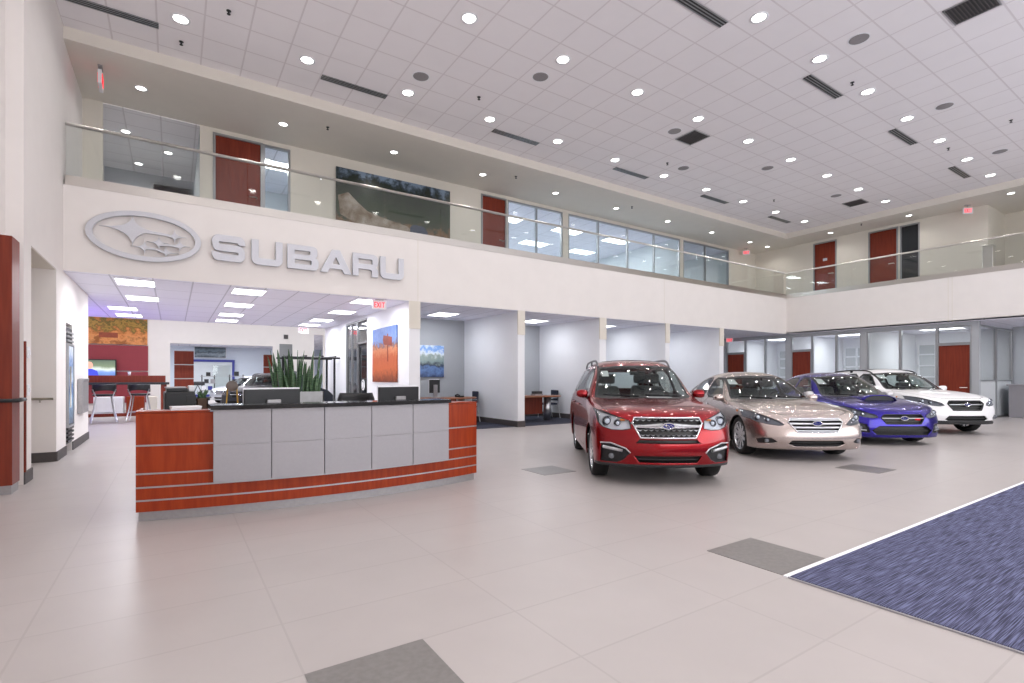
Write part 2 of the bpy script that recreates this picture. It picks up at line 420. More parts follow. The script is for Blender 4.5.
def build_car(c, label, cat, loc, rz, scale=1.0, name='car'):
    """parts: body, hood, doors, glass, lamps, grille, wheels, mirrors, seats ..."""
    L, W = c['L'], c['W']; P = c['pts']
    root = thing(name, label, cat, loc, rz); root.scale = (scale,) * 3
    bm = car_shell(c)
    bvh = BVHTree.FromBMesh(bm)
    zx = c['front_axle'], c['rear_axle']; xm = -c['front_axle']      # shift: origin under the front axle
    def fx(y, z):                                                    # nose surface
        h = bvh.ray_cast(Vector((-2, y, z)), Vector((1, 0, 0)))[0]
        return h.x if h else c['nose'](z) + .2
    def tz(x, y):
        h = bvh.ray_cast(Vector((x, y, 4)), Vector((0, 0, -1)))[0]
        return h.z if h else 1
    def sy(x, z, s=1):
        h = bvh.ray_cast(Vector((x, 3 * s, z)), Vector((0, -s, 0)))[0]
        return h.y if h else W * s
    lay = bm.faces.layers.int.new('rid'); names = {}; cnt = [0]
    def region(nm, poly, plane, flt, both=None, seam=0.):
        polys = [poly] + ([mirror(poly)] if both == 'y' else [])
        for q in polys:
            cnt[0] += 1; names[cnt[0]] = nm; cut(bm, q, plane, flt, lay, cnt[0])
            if seam:
                cnt[0] += 1; names[cnt[0]] = 'seam'; cut(bm, ring_poly(q, seam), plane, flt, lay, cnt[0])
    front = lambda f: f.calc_center_median().x < 1.15 and f.normal.x < -.05
    nose = lambda f: f.calc_center_median().x < .75 and f.normal.x < -.12
    L_ = lambda f: f.calc_center_median().y > .25
    R_ = lambda f: f.calc_center_median().y < -.25
    up = lambda f: f.normal.z > .15
    # wheel arches
    Rw = c['R']
    for s, fl in ((1, L_), (-1, R_)):
        for xa in zx:
            cnt[0] += 1; names[cnt[0]] = 'hole'
            cut(bm, circle(xa, Rw - .01, c['arch'], 40), 'xz', fl, lay, cnt[0])
    # front openings
    region('grille', P['grille'], 'yz', nose)
    for nm in ('intake', 'slot'):
        if nm in P: region(nm, P[nm], 'yz', nose)
    region('headlight', P['headlight'], 'yz', front, 'y', .012)
    if 'fog' in P: region('fog', P['fog'], 'yz', nose, 'y')
    region('windshield', P['windshield'], 'yz', lambda f: P['wsx'][0] < f.calc_center_median().x < P['wsx'][1] and f.normal.x < -.12 and f.normal.z > .2, seam=.03)
    if 'rearwin' in P: region('rear_window', P['rearwin'], 'yz', lambda f: f.calc_center_median().x > L - P.get('rwx', 1.3) and f.normal.x > .1 and f.calc_center_median().z > .95)
    for s, fl in ((1, L_), (-1, R_)):
        g = lambda f, s=s: f.normal.y * s > .2 and f.calc_center_median().z > .8
        for q in P['sidewin']:
            cnt[0] += 1; names[cnt[0]] = 'side_window%+d' % s; cut(bm, rounded(q, 1), 'xz', g, lay, cnt[0])
        for q in P['sidewin']:
            cnt[0] += 1; names[cnt[0]] = 'black'; cut(bm, ring_poly(rounded(q, 1), .035), 'xz', g, lay, cnt[0])
        for q in P['doors']:
            cnt[0] += 1; names[cnt[0]] = 'door%+d' % s; cut(bm, rounded(q, 1), 'xz', lambda f, s=s: f.normal.y * s > .1, lay, cnt[0])
            cnt[0] += 1; names[cnt[0]] = 'seam'; cut(bm, ring_poly(rounded(q, 1), .007), 'xz', lambda f, s=s: f.normal.y * s > .1, lay, cnt[0])
    region('hood', P['hood'], 'xy', lambda f: f.normal.z > .3 and f.calc_center_median().x < P['wsx'][0] + .55 and f.calc_center_median().z < P['cowl_z'], seam=.008)
    if 'clad' in c:                                                  # grey/black lower cladding and arch lips
        for s, fl in ((1, L_), (-1, R_)):
            for xa in zx:
                cnt[0] += 1; names[cnt[0]] = 'black'; cut(bm, circle(xa, Rw - .01, c['arch'] + .055, 40), 'xz', fl, lay, cnt[0])
        for s in (1, -1):
            cnt[0] += 1; names[cnt[0]] = 'black'; cut(bm, [(c['clad_x'], 0), (L + .1, 0), (L + .1, c['clad']), (c['clad_x'], c['clad'])], 'xz', lambda f, s=s: f.calc_center_median().y * s > .3, lay, cnt[0])
    if 'lip' in c:
        cnt[0] += 1; names[cnt[0]] = 'black'; cut(bm, [(-1, 0), (1, 0), (1, c['lip']), (-1, c['lip'])], 'yz', nose, lay, cnt[0])
    # split the skin into parts
    groups = {}
    for f in bm.faces:
        nm = names.get(f[lay], 'body')
        if nm in ('headlight', 'fog'): nm += '+1' if f.calc_center_median().y > 0 else '-1'
        groups.setdefault(nm, []).append(f)
    def extract(fs, slot=None):
        nb = bmesh.new(); mp = {}
        for f in fs:
            vs = []
            for v in f.verts:
                if v not in mp: mp[v] = nb.verts.new((v.co.x + xm, v.co.y, v.co.z))
                vs.append(mp[v])
            try: nf = nb.faces.new(vs); nf.smooth = True; nf.material_index = slot(f) if slot else 0
            except ValueError: pass
        return nb
    paint = c['paint']
    bodyf = groups.get('body', []) + groups.get('seam', []) + groups.get('black', [])
    sl = lambda f: {'seam': 1, 'black': 2}.get(names.get(f[lay]), 0)
    nb = extract(bodyf, sl)
    body = obj('body', nb, [paint, M['dark'], M['cladding']], root)
    md = body.modifiers.new('thickness', 'SOLIDIFY'); md.thickness = .02; md.offset = -1; md.material_offset = 0
    obj('hood', extract(groups['hood']), paint, root)
    for s in (1, -1):
        if groups.get('door%+d' % s):
            # each door separately
            fs = groups['door%+d' % s]; ids = sorted({f[lay] for f in fs})
            for i_ in ids:
                sub = [f for f in fs if f[lay] == i_]
                d = obj('door', extract(sub), paint, root)
                xs = [f.calc_center_median().x for f in sub]; xh = max(xs) - .16; zh = P['belt'] - .13; yh = sy(xh, zh, s)
                hb = bmesh.new(); tube(hb, [(xh - .1 + xm, yh + s * .006, zh), (xh - .07 + xm, yh + s * .03, zh), (xh + .05 + xm, yh + s * .03, zh), (xh + .08 + xm, yh + s * .006, zh)], .013, 8)
                obj('door_handle', hb, paint if not c.get('chrome_handles') else M['chrome'], d, True)
        if groups.get('side_window%+d' % s):
            fs = groups['side_window%+d' % s]
            for i_ in sorted({f[lay] for f in fs}):
                obj('side_window', extract([f for f in fs if f[lay] == i_]), M['carglass'], root)
    ws = obj('windshield', extract(groups['windshield']), M['carglass'], root)
    if groups.get('rear_window'): obj('rear_window', extract(groups['rear_window']), M['carglass'], root)
    def recess(nm, fs, depth, m, shrink=1.0):
        nb = extract(fs)
        r = bmesh.ops.extrude_face_region(nb, geom=list(nb.faces))
        vs = [v for v in r['geom'] if isinstance(v, bmesh.types.BMVert)]
        cy = sum(v.co.y for v in vs) / len(vs); cz = sum(v.co.z for v in vs) / len(vs)
        orig = set(nb.faces) - {g for g in r['geom'] if isinstance(g, bmesh.types.BMFace)}
        for v in vs: v.co.x += depth; v.co.y = cy + (v.co.y - cy) * shrink; v.co.z = cz + (v.co.z - cz) * shrink
        dl = [f for f in orig if all(v not in set(vs) for v in f.verts)]
        bmesh.ops.delete(nb, geom=dl, context='FACES')
        bmesh.ops.recalc_face_normals(nb, faces=nb.faces)
        return obj(nm, nb, m, root)
    # grille with its frame and bars
    g = recess('grille', groups['grille'], .05, M['mesh_black'])
    fb = bmesh.new(); pl = dense(P['grille'], .04)
    if c.get('grille_frame', .016):
        tube(fb, [(fx(y, z) - .004 + xm, y, z) for y, z in pl], c.get('grille_frame', .012), 8, closed=True)
        obj('grille_frame', fb, M['chrome'] if c.get('chrome_frame', True) else M['plastic'], g, True)
    gz = [p[1] for p in P['grille']]; z0, z1 = min(gz), max(gz)
    def halfw(z):
        ys = [y for y, zz in dense(P['grille'], .01) if abs(zz - z) < .012]
        return max(ys) - .01 if ys else .3
    for bz, br, bmname in c['bars']:
        z = z0 + (z1 - z0) * bz; hw = halfw(z); b = bmesh.new()
        K = 14; tube(b, [(fx(hw * t, z) + .012 + xm, hw * t, z) for t in [-1 + 2 * k / K for k in range(K + 1)]], br, 6, flat=1.0)
        obj('grille_bar', b, M[bmname], g, True)
    if c.get('studs'):
        for r in range(c['studs']):
            b = bmesh.new()
            for q in range(11):
                z = z0 + (z1 - z0) * ((r + .5) / c['studs']); hw = halfw(z); y = hw * (-1 + 2 * (q + .5) / 11)
                x = fx(0, z) + .035 + xm + .05 * (y / W) ** 2; s_ = hw / 11
                v = [b.verts.new((x - .012, y - s_, z + .01)), b.verts.new((x - .02, y, z - .012)), b.verts.new((x - .012, y + s_, z + .01)), b.verts.new((x, y, z + .004))]
                b.faces.new((v[0], v[1], v[3])); b.faces.new((v[1], v[2], v[3]))
            bmesh.ops.remove_doubles(b, verts=b.verts, dist=.004); obj('grille_mesh', b, M['satin'], g)
    bzz = z0 + (z1 - z0) * c.get('badge_z', .62)
    badge(g, (fx(0, bzz) - .016 + xm, 0, bzz), .15, .075)
    if c.get('wing'):
        b = bmesh.new()
        for s in (1, -1):
            K = 8; hw = halfw(bzz)
            tube(b, [(fx(s * (.07 + (hw - .07) * t), bzz) + .0 + xm, s * (.07 + (hw - .07) * t), bzz + .012 - .02 * t) for t in [k / K for k in range(K + 1)]], [.03 - .017 * k / K for k in range(K + 1)], 8, flat=.8)
        obj('grille_wing', b, M['satin'], g, True)
    if c.get('red_mark'):
        b = bmesh.new(); yy = P['grille_mark']; zz = bzz - .02; box(b, fx(yy, zz) + xm - .006, fx(yy, zz) + xm + .02, yy - .045, yy + .045, zz - .016, zz + .016)
        obj('grille_mark', b, M['mark_red'], g)
    if groups.get('intake'):
        it = recess('lower_intake', groups['intake'], .06, M['mesh_black'])
        pz = [p[1] for p in P['intake']]; 
        for t in c.get('intake_bars', (.5,)):
            b = bmesh.new(); z = min(pz) + (max(pz) - min(pz)) * t; hw = max(p[0] for p in P['intake']) - .05
            tube(b, [(fx(hw * u, z) + .02 + xm, hw * u, z) for u in [-1 + k / 6 for k in range(13)]], .007, 6); obj('intake_bar', b, M['dark'] if not c.get('chrome_intake') else M['satin'], it, True)
    if groups.get('slot'): recess('upper_slot', groups['slot'], .04, M['mesh_black'])
    for s in (1, -1):
        fs = groups.get('headlight%+d' % s)
        if fs:
            ln = obj('headlight', extract(fs), M['lens'], root)
            h = recess('reflector', fs, .06, M[c.get('housing', 'lamp_bowl')], .9); h.parent = ln
            hp = P['headlight']
            for (py, pz, pr) in P['projectors']:
                b = bmesh.new(); x = fx(py, pz) + .035 + xm
                lathe(b, [(pr * .3, .0), (pr * .75, -.012), (pr, .0), (pr * 1.05, .03), (pr * 1.2, .03), (pr * 1.25, -.01), (pr * 1.35, .035)], 24, 'x')
                for v in b.verts: v.co += Vector((x, s * py, pz))
                obj('projector', b, M['chrome_dark'], ln, True)
                b = bmesh.new(); lathe(b, [(.001, -.022), (pr * .45, -.016), (pr * .8, .0)], 20, 'x')
                for v in b.verts: v.co += Vector((x, s * py, pz))
                obj('bulb', b, M['lamp_glass'], ln, True)
            if 'amber' in P:
                py, pz, aw, ah = P['amber']; b = bmesh.new(); x = fx(py, pz) + .012 + xm; box(b, x, x + .03, s * py - aw, s * py + aw, pz - ah, pz + ah, .004); obj('turn_lens', b, M['amber'], ln)
        fs = groups.get('fog%+d' % s)
        if fs:
            fg = recess('fog_lamp_housing', fs, .035, M['plastic'], .92)
            py, pz, pr = P['foglamp']; b = bmesh.new(); x = fx(py, pz) + .02 + xm
            lathe(b, [(.001, -.005), (pr * .7, -.008), (pr, .0), (pr * 1.15, -.008), (pr * 1.25, .03)], 24, 'x')
            for v in b.verts: v.co += Vector((x, s * py, pz))
            obj('fog_lamp', b, M['lamp_dark'], fg, True)
            if 'fogbar' in P:
                b = bmesh.new(); pts = [(y * s, z) for y, z in dense(P['fogbar'], .04, False)]
                tube(b, [(fx(y, z) + .004 + xm, y, z) for y, z in pts], P.get('fogbar_r', .016), 8, flat=1.0); obj('fog_trim', b, M['satin'], fg, True)
            if 'fogbar2' in P:
                b = bmesh.new(); pts = [(y * s, z) for y, z in dense(P['fogbar2'], .04, False)]
                tube(b, [(fx(y, z) + .0 + xm, y, z) for y, z in pts], .009, 8); obj('fog_trim', b, M['satin'], fg, True)
    # hood scoop
    if 'scoop' in c:
        x0, x1, hw, hh = c['scoop']; b = bmesh.new(); rows = []
        for t in [k / 6 for k in range(7)]:
            x = x0 + (x1 - x0) * t; row = []
            for u in [-1 + k / 6 for k in range(13)]:
                y = hw * u * (1 - .12 * t); zz = tz(x, y); e = max(0, 1 - abs(u) ** 4) * (1 - t ** 1.6)
                row.append(b.verts.new((x + xm, y, zz + .002 + hh * e)))
            rows.append(row)
        for A, B in zip(rows, rows[1:]):
            for i in range(12): b.faces.new((A[i], A[i + 1], B[i + 1], B[i]))
        bmesh.ops.recalc_face_normals(b, faces=b.faces)
        sc = obj('hood_scoop', b, paint, root, True); md = sc.modifiers.new('t', 'SOLIDIFY'); md.thickness = .012
        b = bmesh.new(); lo = [b.verts.new((x0 + .03 + xm, hw * .92 * u, tz(x0 + .03, hw * u) + .001)) for u in [-1 + k / 6 for k in range(13)]]
        hi = [b.verts.new((x0 + .03 + xm, hw * .92 * u, tz(x0 + .03, hw * u) + .001 + hh * .95 * max(0, 1 - abs(u) ** 4))) for u in [-1 + k / 6 for k in range(13)]]
        for i in range(12): b.faces.new((lo[i], lo[i + 1], hi[i + 1], hi[i]))
        obj('scoop_mesh', b, M['mesh_black'], sc)
    # mirrors
    for s in (1, -1):
        mx, my, mz = P['mirror']; b = bmesh.new()
        bmesh.ops.create_icosphere(b, subdivisions=3, radius=1)
        for v in b.verts:
            x, y, z = v.co; sq = lambda t, e=.72: math.copysign(abs(t) ** e, t)
            v.co = Vector((mx + xm + sq(x) * .065 + abs(y) * .0, s * (my + sq(y) * .092), mz + sq(z, .8) * .066 * (1 - .12 * y * s)))
        m_ = obj('side_mirror', b, M['satin_paint'] if c.get('silver_mirror') else paint, root, True)
        b = bmesh.new(); tube(b, [(mx + xm + .02, s * (my - .06), mz - .05), (mx + xm + .03, s * (my - .16), mz - .10)], .026, 8); obj('mirror_arm', b, M['plastic'], m_, True)
        b = bmesh.new(); box(b, mx + xm + .072, mx + xm + .08, s * my - .08, s * my + .08, mz - .05, mz + .05); obj('mirror_glass', b, M['chrome'], m_)
    # wheels, wheel wells and dark floor pan
    for xa, nm in ((zx[0], 'front_wheel'), (zx[1], 'rear_wheel')):
        for s in (1, -1):
            make_wheel(root, nm, (xa + xm, s * (W - .035 - c['tw'] / 2), Rw), Rw, c['tw'], c['spokes'], s, c['wstyle'], c.get('steer', 0.) if nm == 'front_wheel' else 0)
            b = bmesh.new(); K = 20; inn = W - .36; A = []; B = []
            for k in range(K + 1):
                a = pi * k / K - .0; A.append(b.verts.new((xa + xm + cos(a) * (c['arch'] + .012), s * (W - .10), Rw + sin(a) * (c['arch'] + .012)))); B.append(b.verts.new((xa + xm + cos(a) * (c['arch'] + .012), s * inn, Rw + sin(a) * (c['arch'] + .012))))
            for k in range(K): b.faces.new((A[k], A[k + 1], B[k + 1], B[k]))
            b.faces.new(B); obj('wheel_well', b, M['under'], root)
    b = bmesh.new(); zf = c['zb'] + .01
    box(b, .30 + xm, zx[0] - c['arch'] - .02 + xm, -W * .55, W * .55, zf, zf + .05)
    box(b, zx[0] - c['arch'] + xm, zx[0] + c['arch'] + xm, -W * .58, W * .58, zf, zf + .05)
    box(b, zx[0] + c['arch'] + xm, zx[1] - c['arch'] + xm, -W * .90, W * .90, zf, zf + .06)
    box(b, zx[1] - c['arch'] + xm, zx[1] + c['arch'] + xm, -W * .58, W * .58, zf, zf + .05)
    box(b, zx[1] + c['arch'] + xm, L - .25 + xm, -W * .8, W * .8, zf + .06, zf + .12)
    obj('floor_pan', b, M['under'], root)
    # cabin: dashboard, seats, steering wheel, mirror
    wb = P['wsx'][0]; by = P['belt']
    b = bmesh.new(); prism(b, [(wb + .12 + xm, by - .30), (wb + .12 + xm, by - .06), (wb + .45 + xm, by + .0), (wb + .80 + xm, by - .02), (wb + .88 + xm, by - .12), (wb + .75 + xm, by - .40)], -W * .78, W * .78, 'xz')
    obj('dashboard', b, M['dash'], root)
    for xs, w2 in ((wb + 1.25, .24), (wb + 2.15, .24)):
        for s in (1, -1):
            b = bmesh.new(); y = s * .38; z0_ = by - .55
            box(b, xs - .45 + xm, xs + .08 + xm, y - w2, y + w2, z0_, z0_ + .16, .05)
            t = bmesh.new(); box(t, -.06, .07, y - w2, y + w2, 0, .62, .05)
            for v in t.verts: v.co.x += v.co.z * .22 + xs + xm; v.co.z += z0_ + .1; v.co.y = y + (v.co.y - y) * (1 - .25 * max(0, (v.co.z - z0_ - .3) / .42))
            me_ = bpy.data.meshes.new('t'); t.to_mesh(me_); t.free(); b.from_mesh(me_); bpy.data.meshes.remove(me_)
            st_ = obj('seat', b, M['seat'], root)
            b = bmesh.new(); hx = xs + .19 + xm; box(b, hx - .04, hx + .05, y - .13, y + .13, z0_ + .76, z0_ + .93, .035); tube(b, [(hx, y - .05, z0_ + .68), (hx, y - .05, z0_ + .8)], .008); tube(b, [(hx, y + .05, z0_ + .68), (hx, y + .05, z0_ + .8)], .008)
            obj('headrest', b, M['seat'], st_)
    b = bmesh.new(); sw = Vector((wb + .92 + xm, -.38 * c.get('drive', 1), by - .04)); K = 24
    tube(b, [sw + Vector((sin(a) * .07, cos(a) * .18, sin(a) * .165)) for a in [2 * pi * k / K for k in range(K)]], .015, 8, closed=True)
    tube(b, [sw + Vector((0, -.17, 0)), sw + Vector((0, .17, 0))], .02, 6); tube(b, [sw, sw + Vector((-.2, 0, -.12))], .035, 8)
    obj('steering_wheel', b, M['plastic'], root, True)
    mzz = P['windshield_top'] - .07; b = bmesh.new(); xx = bvh.ray_cast(Vector((-1, 0, mzz)), Vector((1, 0, 0)))[0]
    xx = (xx.x if xx else 2) + .14 + xm; box(b, xx - .02, xx + .02, -.12, .12, mzz - .035, mzz + .03, .012); tube(b, [(xx, 0, mzz), (xx - .06, 0, mzz + .07)], .012)
    obj('rear_view_mirror', b, M['plastic'], root)
    # price sheets inside the windscreen
    for (y0, z0_, w_, h_) in P['sheets']:
        b = bmesh.new(); vs = []
        for a_, b_ in ((-w_, -h_), (w_, -h_), (w_, h_), (-w_, h_)):
            h = bvh.ray_cast(Vector((-1, y0 + a_, z0_ + b_)), Vector((1, 0, 0)))[0]; vs.append(b.verts.new((h.x + .012 + xm, y0 + a_, z0_ + b_)))
        b.faces.new(vs); o_ = obj('window_sheet', b, M['paper'], root); md = o_.modifiers.new('t', 'SOLIDIFY'); md.thickness = .002
    b = bmesh.new(); dz = by + .005; xs = wb + .42
    box(b, xs + xm - .02, xs + xm + .13, P.get('dashsheet', .3) - .17, P.get('dashsheet', .3) + .17, dz, dz + .012); obj('dash_paper', b, M['paper'], root)
    # roof rails
    if 'rails' in c:
        x0, x1, ry, lift = c['rails']
        for s in (1, -1):
            pts = []
            for k in range(15):
                t = k / 14; x = x0 + (x1 - x0) * t; e = min(1, min(t, 1 - t) * 7); pts.append((x + xm, s * ry, tz(x, s * ry) + .004 + lift * (e * (2 - e))))
            b = bmesh.new(); tube(b, pts, .016, 8, flat=1.2)
            for t in (.5,):
                x = x0 + (x1 - x0) * t; box(b, x - .05 + xm, x + .05 + xm, s * ry - .012, s * ry + .012, tz(x, s * ry) - .01, tz(x, s * ry) + lift)
            obj('roof_rail', b, M['plastic'] if c.get('dark_rails') else M['rail'], root, True)
    if 'sunroof' in c:
        x0, x1, hw = c['sunroof']; b = bmesh.new(); R_a = []
        for i in range(5):
            R_a.append([b.verts.new((x0 + (x1 - x0) * i / 4 + xm, hw * (-1 + j / 4), tz(x0 + (x1 - x0) * i / 4, hw * (-1 + j / 4)) + .006)) for j in range(9)])
        for A, B in zip(R_a, R_a[1:]):
            for j in range(8): b.faces.new((A[j], A[j + 1], B[j + 1], B[j]))
        obj('sunroof', b, M['black'], root, True)
    # wipers
    for y0, y1 in ((-.55, .0), (.1, .6)):
        b = bmesh.new(); pts = []
        for k in range(7):
            y = y0 + (y1 - y0) * k / 6; z = P['wiper_z'] + .02 * k / 6
            h = bvh.ray_cast(Vector((-1, y, z)), Vector((1, 0, 0)))[0]
            if h: pts.append((h.x - .012 + xm, y, z))
        if len(pts) > 2: tube(b, pts, .008, 6); obj('wiper', b, M['plastic'], root)
        else: b.free()
    # tail lamps
    for s in (1, -1):
        b = bmesh.new(); z = P['belt'] - .12
        h = bvh.ray_cast(Vector((L + 2, s * W * .78, z)), Vector((-1, 0, 0)))[0]
        if h: box(b, h.x - .08 + xm, h.x + .012 + xm, s * W * .78 - .12, s * W * .78 + .12, z - .1, z + .1, .01); obj('tail_lamp', b, M['tail'], root)
        else: b.free()
    bm.free()
    return root
def paint(name, rgb, metal, rough, rgb_flake=None):
    m = mat(name, rgb, rough, metal, coat=.6, noise=.04, nscale=4, spec=.4)
    return m
PAINT = dict(red=paint('venetian_paint', (136, 5, 18), .85, .26), tan=paint('sandy_pearl_paint', (184, 171, 166), .9, .27),
             blue=paint('deep_blue_paint', (38, 25, 132), .85, .24), white=paint('white_pearl_paint', (240, 240, 242), 0., .35),
             dark=paint('graphite_paint', (60, 64, 72), .6, .3), silver=paint('silver_paint', (196, 200, 206), .7, .3))
M.update(wheel_alloy=mat('alloy', (196, 198, 202), .25, .9), brake=mat('brake_steel', (90, 90, 92), .4, .8), badge_blue=mat('badge_blue_enamel', (22, 34, 120), .2, coat=1),
         chrome_dark=mat('dark_chrome', (120, 122, 128), .15, 1.), lamp_bowl=mat('lamp_bowl_silver', (222, 224, 228), .3, .3), lamp_dark=mat('lamp_bowl_dark', (110, 112, 118), .3, .4),
         lamp_glass=mat('bulb_glass', (230, 236, 245), .08, .1, coat=1), mesh_black=mat('grille_black', (14, 14, 15), .4, noise=.3, nscale=60),
         under=mat('underbody_black', (16, 16, 17), .9), dash=mat('dash_vinyl', (52, 54, 57), .7, noise=.1, nscale=60), satin_paint=mat('silver_cap', (190, 188, 190), .3, .6),
         cladding=mat('grey_cladding', (48, 49, 51), .55, noise=.1, nscale=60), rail=mat('rail_grey', (120, 122, 126), .35, .6), tail=mat('tail_lamp_red', (150, 12, 20), .2, coat=1),
         mark_red=mat('grille_mark_red', (220, 30, 40), .3), seat_dark=mat('seat_dark', (40, 41, 44), .85))

def nose_fn(tab): return lambda z: ip(tab, z)
def scaled(poly, dz=0, sy=1, dx=0): return [(a * sy + dx, b + dz) for a, b in poly]
def hexa(wt, wm, wb, zt, zm, zb):            # grille outline: half widths at top, middle, bottom
    return [(-wt, zt), (-wm, zm), (-wb, zb), (wb, zb), (wm, zm), (wt, zt)]

FOR = dict(L=4.61, W=.90, R=.35, arch=.405, tw=.225, front_axle=.92, rear_axle=3.56, zb=.25, paint=PAINT['red'],
    nose=nose_fn([(.2, .08), (.30, .03), (.42, .0), (.60, .02), (.75, .05), (.88, .09), (.95, .15)]), tail=nose_fn([(.2, .1), (.5, 0), (1.0, .06)]), bow=.24,
    stations=[dict(x=.1, zs=.90, ys=.80, zc=.93, ym=.845), dict(x=.42, zs=.95, ys=.82, zc=1.0, ym=.89, crease=.012), dict(x=.78, zs=.99, ys=.84, zc=1.035, crease=.015),
        dict(x=1.12, zs=1.015, ys=.84, zc=1.065, crease=.012), dict(x=1.36, zs=1.03, ys=.84, zc=1.08, bx=.15),
        dict(x=1.75, zs=1.05, ys=.84, cab=[(.77, 1.17, .02), (.66, 1.31, .03), (.35, 1.355, -.09), (0, 1.365, -.12)]),
        dict(x=2.10, zs=1.06, ys=.84, cab=[(.70, 1.39, 0), (.60, 1.57, .0), (.33, 1.61, -.07), (0, 1.62, -.10)]),
        dict(x=2.5, zs=1.065, ys=.84, cab=[(.70, 1.43, 0), (.61, 1.63, 0), (.35, 1.675, 0), (0, 1.685, 0)]),
        dict(x=3.1, zs=1.075, ys=.84, cab=[(.70, 1.43, 0), (.61, 1.63, 0), (.35, 1.68, 0), (0, 1.69, 0)]),
        dict(x=3.7, zs=1.09, ys=.83, cab=[(.70, 1.43, 0), (.60, 1.61, 0), (.35, 1.665, 0), (0, 1.675, 0)]),
        dict(x=4.15, zs=1.10, ys=.82, cab=[(.69, 1.40, 0), (.58, 1.57, 0), (.33, 1.62, .03), (0, 1.63, .05)]),
        dict(x=4.38, zs=1.10, ys=.80, cab=[(.72, 1.2, 0), (.60, 1.32, .02), (.33, 1.34, .05), (0, 1.35, .06)]),
        dict(x=4.5, zs=1.02, ys=.76, zc=1.04, ym=.82)],
    pts=dict(grille=hexa(.405, .435, .34, .868, .80, .622), slot=[(-.40, .553), (-.36, .595), (.36, .595), (.40, .553)], intake=[(-.36, .31), (-.42, .395), (.42, .395), (.36, .31)],
        headlight=[(.46, .735), (.475, .83), (.62, .88), (.76, .93), (.835, .945), (.835, .80), (.78, .745), (.68, .715), (.56, .715)],
        fog=[(.815, .53), (.70, .54), (.52, .485), (.47, .43), (.55, .335), (.62, .30), (.815, .30)], foglamp=(.68, .375, .028),
        fogbar=[(.78, .49), (.56, .455)], fogbar_r=.02, fogbar2=[(.81, .54), (.70, .545), (.52, .485), (.465, .43)],
        windshield=[(-.70, 1.10), (-.35, 1.075), (.35, 1.075), (.70, 1.10), (.58, 1.515), (.3, 1.54), (-.3, 1.54), (-.58, 1.515)], windshield_top=1.52, wsx=(1.15, 2.35),
        sidewin=[[(1.78, 1.09), (2.60, 1.10), (2.60, 1.50), (2.20, 1.50)], [(2.70, 1.10), (3.50, 1.12), (3.50, 1.50), (2.70, 1.50)], [(3.58, 1.13), (4.10, 1.17), (3.95, 1.46), (3.58, 1.48)]],
        winframe=[(1.6, 1.06), (4.25, 1.12), (4.05, 1.53), (2.12, 1.55)],
        doors=[[(1.40, .34), (2.62, .34), (2.66, 1.045), (1.46, 1.02)], [(2.66, .34), (3.12, .34), (3.20, .60), (3.50, .82), (3.58, 1.07), (2.70, 1.05)]],
        hood=[(.15, .50), (.13, 0), (.15, -.50), (.27, -.68), (.6, -.75), (1.30, -.755), (1.42, -.70), (1.28, -.4), (1.24, 0), (1.28, .4), (1.42, .70), (1.30, .755), (.6, .75), (.27, .68)],
        rearwin=[(-.55, 1.16), (.55, 1.16), (.5, 1.5), (-.5, 1.5)], belt=1.06, cowl_z=1.14, mirror=(1.72, .905, 1.125), sheets=[(.52, 1.44, .05, .045)], dashsheet=-.28, wiper_z=1.10,
        projectors=[(.72, .81, .052), (.60, .79, .036)], amber=(.54, .835, .03, .012)),
    bars=[(.55, .022, 'chrome')], studs=4, badge_z=.60, wing=1, spokes=5, wstyle='double', rails=(2.25, 3.95, .59, .07), sunroof=(2.5, 3.3, .42), lip=.285)

